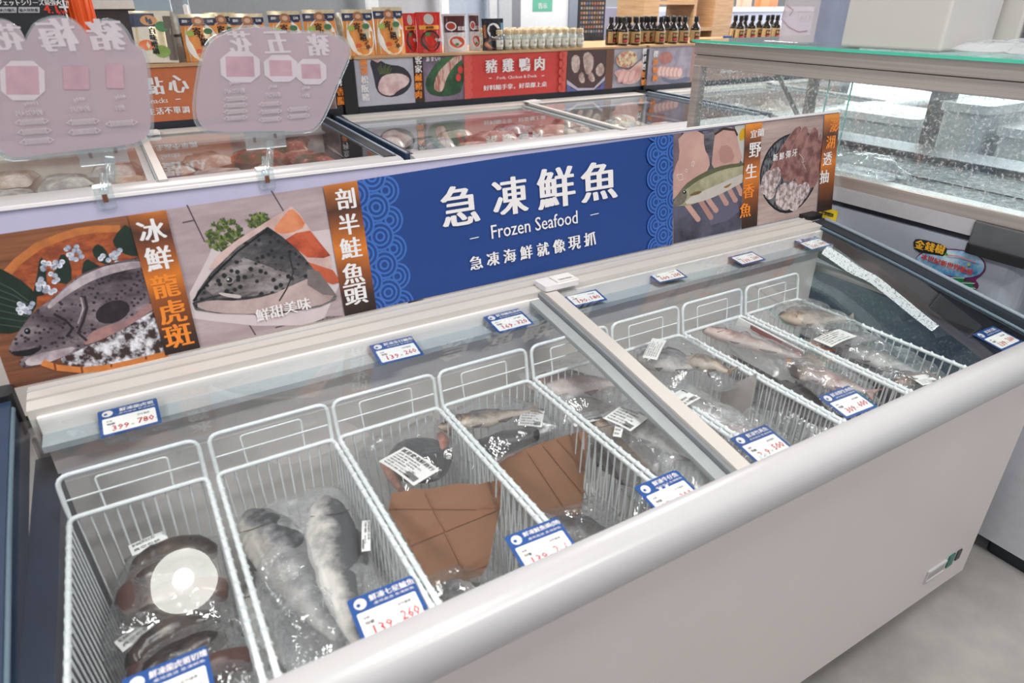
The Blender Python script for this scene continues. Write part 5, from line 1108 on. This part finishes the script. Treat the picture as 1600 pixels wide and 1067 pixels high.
def panel_row(items, yy, nm, cat_, zt=2.2, z0=0):
    for pa, pb, h, lb in items:
        xa, xb = hy(pa, 10, yy).x, hy(pb, 10, yy).x; tag(bevel(MB().box((xa, yy, z0), (xb, yy+.05, zt), mat(h, .5)).build(nm), .004), lb, cat_)
panel_row([(780, 800, '#b4b9bd', 'pale grey curtain panel beside the white service door')], 4.85, 'curtain_panel', 'panel')
panel_row([(574, 592, '#dde1e3', 'white upright frame above the orange soup pouches'), (690, 702, '#e4e6e8', 'thin white upright frame above the dark red stew pouch'), (765, 777, '#c8ccd0', 'pale grey upright frame above the black pouch')], 4.8, 'partition_post', 'post')
panel_row([(296, 574, '#8e9296', 'long grey partition panel above the row of soup pouches'), (592, 690, '#b4b5ba', 'light grey partition panel above the red pouches'), (702, 765, '#aeb8c8', 'bluish glazed partition panel above the stew pouches')], 5.0, 'partition_panel', 'panel', 2.0)
t = thing('side_counter', 'white counter with a dark shelf edge behind the orange canister', 'counter', (.5, 3.3, 0)); x0, x1 = hy(138, 20, 3.2).x, hy(212, 20, 3.2).x
MB().box((x0, 3.2, 0), (x1, 3.6, hy(170, 14, 3.2).z), mat('#3c3e44', .5)).build('cabinet', t); MB().box((x0, 3.18, hy(170, 14, 3.2).z), (x1, 3.6, hy(170, 7, 3.2).z+.02), mat('#dadfe0', .4)).build('counter_top', t)
t = thing('display_rack', 'grey metal rack upright behind the patterned soup pouch', 'rack', (.75, 3.3, 0)); q = hy(270, 20, 3.3).x; MB().box((q, 3.3, 0), (q+.06, 3.34, 1.9), GREYP).build('upright', t); MB().box((q+.06, 3.3, 1.16), (q+.2, 3.6, 1.19), GREYP).build('shelf_board', t)
t = thing('white_bottle', 'slim white bottle top sticking up behind the orange soup pouch', 'bottle', (.88, 2.75, 1.14)); q = hy(289, 5, 2.75).x; MB().lathe([(.0002, 0), (.02, .002), (.02, .15), (.012, .17), (.012, .235), (.0002, .24)], (q, 2.75, 1.14), PW, 12).build('bottle_body', t)
# pale service counters at the far side
t = thing('service_counter', 'pale lavender service counter beyond the wooden shelves', 'counter', (5.6, 4.2, 0)); x0, x1 = hy(1086, 30, 4.1).x, hy(1310, 30, 4.1).x
MB().box((x0, 4.1, 0), (x1, 4.7, hy(1180, 18, 4.1).z), mat('#b9bdd0', .5)).build('cabinet', t); MB().box((x0, 4.07, hy(1180, 18, 4.1).z), (x1, 4.7, hy(1180, 11, 4.1).z), mat('#dfe4ea', .4)).build('counter_top', t)
for px, h, lb in ((1162, '#e9b49a', 'pale orange food packet on the far service counter'), (1190, '#e38a4c', 'orange food packet on the far service counter'), (1203, '#dc7a3a', 'deeper orange food packet at the end of the far service counter')):
    q = hy(px, 8, 4.3); pk = MB(); pk.rbox((q.x-.09, 4.25, hy(1180, 11, 4.1).z), (q.x+.07, 4.33, 1.5), .02, mat(h, .4)); tag(pk.build('food_packet'), lb, 'food packet')
t = thing('service_counter', 'grey-lavender low counter panel behind the upright oak board', 'counter', (4.2, 4.1, 0)); x0, x1 = hy(966, 30, 4.0).x, hy(1005, 30, 4.0).x
MB().box((x0, 4.0, 0), (x1, 4.5, hy(990, 12, 4.0).z), mat('#a29eb4', .5)).build('cabinet', t)
t = thing('glazed_screen', 'lavender upright screen panel beside the foam box', 'screen', (2.1, .22, 1.28)); a0, a1 = hx(1268, 40, 2.16), hx(1322, 40, 2.16)
MB().box((2.16, a1.y, 1.281), (2.166, a0.y, 1.62), mat('#a6afc6', .35)).build('screen_panel', t)
# ------------------------------------------------------------------ packs lying in the far freezers
def flat_pack():
    b = MB(); rr = 3
    b.grid(lambda u, v: ((u-.5)*.17+.006*math.sin(v*9), (v-.5)*.2, .034*max(0, (1-(2*u-1)**4)*(1-(2*v-1)**4))**.5+.004*noise.noise((u*5, v*5, 1))), 9, 9, PAPER); b.grid(lambda u, v: ((.5-u)*.17, (v-.5)*.2, 0), 2, 2, PAPER); return b
fp = flat_pack(); variants = []
for c1, c2, c3_, gl_ in (('#a8928a', '#d3cac5', '#ece6e2', 1), ('#b4a79a', '#d6cfc6', '#eceae6', 1), ('#8c3a30', '#c98a6c', '#d8d2c8', 1), ('#40503c', '#a54b38', '#cfc8be', 1), ('#8d9299', '#c5c8c9', '#e3e5e5', 1)):
    b = MB(); b.add(fp.v, fp.f, spk(c1, c2, 14, .42, .58, .25, bump=.3, c3=c3_), True); me = b.build('frozen_food_pack'); variants.append(me)
rr = random.Random(11); used = set(); n = 0
for fx0, fx1, pick, grp, lb in ((-.66, 1.08, lambda i: (4, 4, 1, 0)[i % 4], 'frozen packs in the snack freezer', 'pale snack pack under the snack freezer glass'), (1.36, 3.18, lambda i: (0, 1, 4)[i % 3], 'frozen packs in the pork freezer', 'pale meat pack under the red-sign freezer glass'), (3.5, 5.3, lambda i: (4, 1)[i % 2], 'frozen packs in the freezer behind the display case', 'pale pack in the freezer beyond the display case')):
    nx = int((fx1-fx0)/.19); 
    for i in range(nx):
        for j in range(4):
            k = pick(i*5+j*3); l = lb
            if fx0 < 0 and i >= 7: k = 2+(i+j) % 2; l = 'red and green snack bag heaped near the end rail'
            base = variants[k]; o = base if k not in used else base.copy()
            if k in used: C.objects.link(o)
            used.add(k); o.location = (fx0+.1+i*.19, 1.62+j*.215, .70+.03*((i+j) % 2)+(.03 if 'heaped' in l else 0)); o.rotation_euler = (rr.uniform(-.15, .15), rr.uniform(-.12, .12), rr.uniform(-.5, .5))
            tag(o, '%s %s, %s' % (ORD[i], l, ('row by the trim', 'second row', 'third row', 'row by the signboards')[j]), 'frozen food', grp)
t = thing('price_tag', 'blue price tag lying in the snack freezer near its dark end rail', 'price tag', (hz(460, 238, .80).x, 1.56, .755)); MB().box((t.location.x-.04, 1.55, .754), (t.location.x+.04, 1.59, .757), TAGB).build('card', t)
for (px, py, lb) in ((265, 268, 'blue price tag at the near edge of the snack freezer, beside the lid divider'),):
    q = hz(px, py, .80); tag(MB().box((q.x-.04, q.y, .772), (q.x+.04, q.y+.035, .775), TAGB).build('price_tag'), lb, 'price tag')
# ------------------------------------------------------------------ white chest freezer and steel-framed glass display case at the end
CX0, CX1, CY0, CY1 = 1.96, 2.62, -.50, .63
t = thing('display_freezer', 'white chest freezer carrying the steel glass case, with round cartoon-bubble sticker', 'freezer', (2.29, .06, 0))
b = MB(); b.rbox((CX0, CY0, .06), (CX1, CY1, .872), .05, mat('#a4acb9', .35, var=.02)); b.build('cabinet', t)
b = MB(); b.box((CX0+.012, CY0+.03, .872), (CX1-.01, CY1-.01, .888), DARK); b.build('gasket', t)
b = MB(); b.rbox((CX0-.004, CY0+.13, .888), (CX1, CY1, .926), .01, mat('#b4b4b8', .35)); b.build('lid_panel', t)
b = MB(); b.rbox((CX0-.016, CY0+.0, .872), (CX0+.05, CY0+.13, .926), .008, STEELD); b.build('corner_block', t)
b = MB(); b.rbox((CX0-.026, CY0-.02, .852), (CX0+.03, CY0+.13, .874), .016, BLACK); b.build('latch_handle', t)
b = MB()
for x in (CX0+.08, CX1-.08):
    for y in (CY0+.08, CY1-.08): b.lathe([(.0002, 0), (.02, .0), (.02, .05), (.03, .06)], (x, y, 0), DARK, 10)
b.build('feet', t)
# stickers
HX = lambda px, py: hx(px, py, CX0-.0006)
a = Art((CX0-.0006, 0, 0), (0, -1, 0), (0, 0, 1), HX, .0003)
a.poly([(1270, 340), (1286, 322), (1310, 330), (1305, 352), (1288, 346)], mat('#e3c51f', .5)); a.txt('注意標誌', 1293, 334, 6, INK, .03, res=1, wpx=20); a.poly([(1284, 330.5), (1303, 336), (1303, 334.6), (1284, 329)], INK); a.mb.build('yellow_sticker', t)
a = Art((CX0-.0006, 0, 0), (0, -1, 0), (0, 0, 1), HX, .0003)
a.poly([(1429, 408), (1434, 398), (1448, 390), (1470, 388), (1500, 389), (1525, 395), (1540, 408), (1541, 422), (1532, 432), (1524, 437), (1530, 444), (1528, 452), (1515, 454), (1495, 446), (1488, 436)], mat('#6a2f5c', .4), 1)
a.poly([(1430, 406), (1436, 399), (1450, 392), (1470, 390), (1500, 391), (1524, 397), (1538, 409), (1538, 421), (1530, 430), (1510, 434), (1490, 433), (1450, 418)], spk('#4f9ad0', '#c9e3f0', 22, .4, .6, .4), 1)
a.poly([(1427, 374), (1440, 373), (1481, 384), (1478, 401), (1460, 398), (1429, 393)], INK, 1)
for i, ch in enumerate('金錢樹'): a.txt(ch, 1438+i*16, 382+i*3.5, 14, mat('#e8b23a', .4), .06, res=1, wpx=14)
for i, ch in enumerate('冰世紀新世界批發'): a.txt(ch, 1446+i*10.4, 401+i*3.2, 9, mat('#c63a24', .4), .05, res=1)
a.txt('金錢', 1446, 416, 6, mat('#8c3a2c', .4), .04, res=1); a.line([(1480, 397), (1500, 399), (1528, 408)], .003, mat('#d88a8a', .4)); a.disc(1483, 396, 2.5, 2, mat('#4f9a3a', .4)); a.disc(1518, 412, 2.5, 2, mat('#b8b03a', .4))
for q in ([(1490, 432), (1500, 430), (1512, 433), (1508, 440), (1496, 440)], [(1500, 440), (1516, 437), (1528, 441), (1522, 446), (1506, 446)], [(1510, 446), (1526, 444), (1530, 449), (1520, 452), (1512, 451)]): a.poly(q, mat('#1f7a4c', .4), 1); a.line([q[0], q[2]], .0015, PW)
a.mb.build('bubble_sticker', t)
# glass case
t = thing('display_case', 'steel-framed glass display case with frosted tray, standing on the white freezer', 'display case', (2.29, .06, .926))
bz, tz = .926, 1.272; x0, x1, y0, y1 = CX0+.0, CX1-.02, CY0-.35, CY1
b = MB(); b.box((x0, y0, bz), (x0+.05, y1, bz+.032), STEEL); b.box((x1-.16, y0, bz), (x1, y1, bz+.032), STEELD); b.box((x0, y1-.04, bz), (x1, y1, bz+.032), STEEL); b.box((x0, y0, bz), (x1, y0+.04, bz+.032), STEEL); bevel(b.build('tray_rim', t), .002)
b = MB(); b.box((x0+.05, y0+.04, bz+.004), (x1-.05, y1-.04, bz+.012), spk('#5d6166', '#a9adb1', 60, .40, .62, .5, bump=.6, c3='#dfe3e6')); b.box((x0+.24, y0+.04, bz+.013), (x0+.243, y1-.04, bz+.016), DARK); b.build('frosted_tray', t)
for (ax, ay) in ((x0, y1-.035), (x1-.035, y1-.035), (x0, y0), (x1-.035, y0)): bevel(MB().box((ax, ay, bz+.032), (ax+.035, ay+.03, tz-.07), STEEL).build('corner_post', t), .002)
b = MB()
for lo, hi, o_ in ((tz-.036, tz, 0), (tz-.074, tz-.038, .006)):
    b.box((x0+o_, y0, lo), (x0+.045, y1, hi), STEEL); b.box((x1-.045, y0, lo), (x1-o_, y1, hi), STEEL); b.box((x0+.045, y1-.045, lo), (x1-.045, y1-o_, hi), STEEL); b.box((x0+.045, y0+o_, lo), (x1-.045, y0+.045, hi), STEEL)
b.box((x0+.008, y0+.008, tz-.039), (x0+.04, y1-.008, tz-.035), BLACK); bevel(b.build('top_beam', t), .0015)
b = MB(); b.box((x0-.006, y0, tz+.0005), (x1+.006, y1+.006, tz+.008), glass('top_glass', '#dff0ec', 1.5, veil=.1)); b.build('glass_top', t)
b = MB(); b.box((x0-.0085, y0, tz+.0005), (x0-.006, y1+.006, tz+.008), mat('#4fc7a8', .2)); b.box((x0-.006, y1+.006, tz+.0005), (x1, y1+.008, tz+.008), mat('#4fc7a8', .2)); b.build('green_glass_edge', t)
for nm, (a0, a1) in (('glass_pane', ((x0+.012, y0+.04), (x0+.014, y1-.04))), ('glass_pane', ((x1-.014, y0+.04), (x1-.012, y1-.04))), ('glass_pane', ((x0+.04, y1-.016), (x1-.04, y1-.014)))):
    ex = (a1[0]-a0[0] < .01); P0 = (a0[0], a0[1], bz+.032); q4 = [(a0[0], a0[1], bz+.032), (a0[0] if ex else a1[0], a1[1] if ex else a0[1], bz+.032), (a0[0] if ex else a1[0], a1[1] if ex else a0[1], tz-.07), (a0[0], a0[1], tz-.07)]
    MB().add(q4, [(0, 1, 2, 3)], SIDEG).build(nm, t)
for yy in (.115, .045):
    MB().box((x0+.018, yy-.0015, bz+.033), (x0+.021, yy+.0015, tz-.072), mat('#8fc9bd', .2)).build('pane_edge', t)
p, q = hy(1209, 103, .55), hy(1247, 181, .40); b = MB(); b.tube([p, q], .008, STEEL, 6); b.build('diagonal_stay', t)
b = MB(); b.tube([(2.385, -.30, 1.205), (2.365, .17, 1.205)], .018, emit('#ffffff', 6.5), 12); lt = b.build('light_tube', t)
MB().box((2.41, -.34, 1.19), (2.455, .2, 1.215), TRIM).build('light_batten', t); 
for yy in (-.32, .19): MB().box((2.37, yy-.012, 1.19), (2.41, yy+.012, 1.22), mat('#d8dadc', .4)).build('tube_socket', t)
# crumpled film and ice in the tray
b = bag_mb(.16, .2, .05, 91, glass('loose_film', '#f2f4f5', 1.6, rough=.1, veil=.35, bump=.8), .02); b.xf(Matrix.Translation((2.10, .03, bz+.014))); tag(b.build('plastic_bag'), 'crumpled clear plastic bag lying in the frosted tray beside the signboard end', 'plastic bag')
# things on top of the case
FOAM = mat('#c6c3bf', .75, var=.012, scale=14)
def foam_box(x0, y0, x1, y1, z1, label, m=FOAM, lid=True):
    t = thing('foam_box', label, 'box', ((x0+x1)/2, (y0+y1)/2, tz+.0085), group='foam boxes on the display case')
    bevel(MB().box((x0, y0, tz+.009), (x1, y1, z1), m).build('box_body', t), .008, 3)
    if lid: bevel(MB().box((x0-.004, y0-.004, z1+.0005), (x1+.004, y1+.004, z1+.03), m).build('lid', t), .006, 3)
    return t
FB = FOAM
foam_box(2.005, -.150, 2.235, .125, 1.56, 'large pale grey foam box on the case top, next to the teal ball bag')
foam_box(2.27, -.19, 2.55, -.045, 1.55, 'foam box behind the teal ball bag on the case top')
foam_box(2.27, -.40, 2.58, -.20, 1.58, 'lavender-tinted storage box at the near end of the case top', mat('#a9abc6', .4))
b = bag_mb(.2, .22, .02, 95, glass('loose_film2', '#f2f4f5', 1.6, rough=.1, veil=.45, bump=.8), .012); b.xf(Matrix.Translation((2.12, -.27, tz+.012))); tag(b.build('plastic_bag'), 'flattened clear plastic bags lying before the lavender box', 'plastic bag')
tag(bevel(MB().box((2.03, -.48, tz+.009), (2.2, -.385, tz+.03), mat('#d2d2d4', .5)).build('foam_tray'), .005), 'thin white foam tray at the near end of the case top', 'tray')
t = thing('plastic_bag', 'clear hanging bag holding a teal ball beside the large foam box', 'plastic bag', (2.17, -.165, tz+.009)); q = hx(1482, 58, 2.13)
bb = MB(); bb.lathe([(.0002, -.018), (.012, -.014), (.0165, 0), (.012, .013), (.0002, .018)], q, mat('#35b3a0', .3), 16); bb.build('teal_ball', t)
bb = MB(); rr = random.Random(2); bb.tube([q+Vector((0, .003*math.sin(i*1.7), .02+i*.012)) for i in range(14)], [.004+.002*math.sin(i*2.) for i in range(14)], glass('bag_twist', '#eeeeee', 1.5, veil=.5), 7); bb.tube([q+Vector((-.004, -.01-.006*math.sin(i*.7), .03+.006*i)) for i in range(8)], .0009, INK, 4); bb.build('twisted_neck', t)
t = thing('price_board', 'pale pink acrylic price board standing on the display case corner', 'sign', (2.03, .30, tz+.009)); p, q = hx(1217, 62, 2.06), hx(1270, 66, 2.06)
MB().box((2.06, q.y, 1.284), (2.0625, p.y, 1.62), glass('pale_pink_acrylic', '#e6d2d8', 1.5, veil=.45)).build('acrylic_plate', t)
a = Art((2.0595, 0, 0), (0, -1, 0), (0, 0, 1), lambda px, py: hx(px, py, 2.0595), .0003); a.txt('$158', 1256, 28, 9, mat('#d8cfd4', .6), .03, res=1); a.line([(1226, 15), (1222, 30), (1232, 42), (1248, 50), (1262, 48)], .003, PKL); a.line([(1230, 8), (1240, 16), (1234, 24)], .003, PKL); a.mb.build('print', t)
bevel(MB().box((2.0, q.y-.01, tz+.009), (2.07, p.y+.005, tz+.014), ACRYL).build('clear_foot', t), .001)
t = thing('tag_stand', 'small blue-topped label stand by the oak shelving above the case', 'label stand', place(1133, 2.52)); q = place(1133, 2.52)
MB().box((q[0]-.03, 2.50, 1.141), (q[0]+.03, 2.53, 1.175), TAGB).build('card', t)
# bright counters and tubs seen through the glass
def tub(px0, px1, pt, xx, h, label, dep=.35, zt=None, nm='storage_tub'):
    a0, a1 = hx(px0, pt, xx), hx(px1, pt, xx); z = zt or (a0.z+a1.z)/2
    t = thing(nm, label, 'tub', (xx+dep/2, (a0.y+a1.y)/2, 0)); b = MB(); b.rbox((xx, min(a0.y, a1.y), 0), (xx+dep, max(a0.y, a1.y), z-.03), .03, mat(h, .4)); b.build('body', t)
    b = MB(); b.rbox((xx-.012, min(a0.y, a1.y)-.012, z-.03), (xx+dep+.012, max(a0.y, a1.y)+.012, z), .035, mat('#e9ebec', .35)); b.build('lid', t)
tub(1310, 1432, 178, 3.1, '#cfd4d6', 'long white lidded tub seen through the display case')
tub(1474, 1548, 162, 2.95, '#d9dcdd', 'rounded white tub behind the display case, beside the long one')
tub(1560, 1680, 205, 2.95, '#e6e6e4', 'low bright white box end beyond the display case', .5)
tag(bevel(MB().box((3.0, hx(1458, 200, 3.0).y-.03, 0), (3.06, hx(1440, 200, 3.0).y, 1.12), mat('#77787c', .5)).build('counter_post')), 'grey post between the two white tubs behind the case', 'post')
t = thing('white_appliance', 'white appliance side standing past the display freezer corner', 'appliance', (2.3, -.9, 0)); MB().rbox((2.08, -1.25, .05), (2.6, -.55, .86), .02, mat('#c9ccd2', .4)).build('cabinet', t); MB().rbox((2.1, -1.2, 0), (2.55, -.6, .05), .02, DARK).build('base', t)

tag(bevel(MB().box((5.6, hx(1396, 118, 5.6).y, 0), (5.9, hx(1230, 118, 5.6).y, hx(1330, 116, 5.6).z), spk('#3f4f66', '#5d6f86', 6, .4, .6, .5)).build('counter_block')), 'dark slate-blue counter block far behind the display case glass', 'counter')
tag(bevel(MB().box((5.6, hx(1512, 118, 5.6).y, 0), (5.9, hx(1400, 118, 5.6).y, hx(1450, 116, 5.6).z), mat('#8a7768', .6, var=.15)).build('counter_block')), 'brown counter block far behind the display case glass', 'counter')
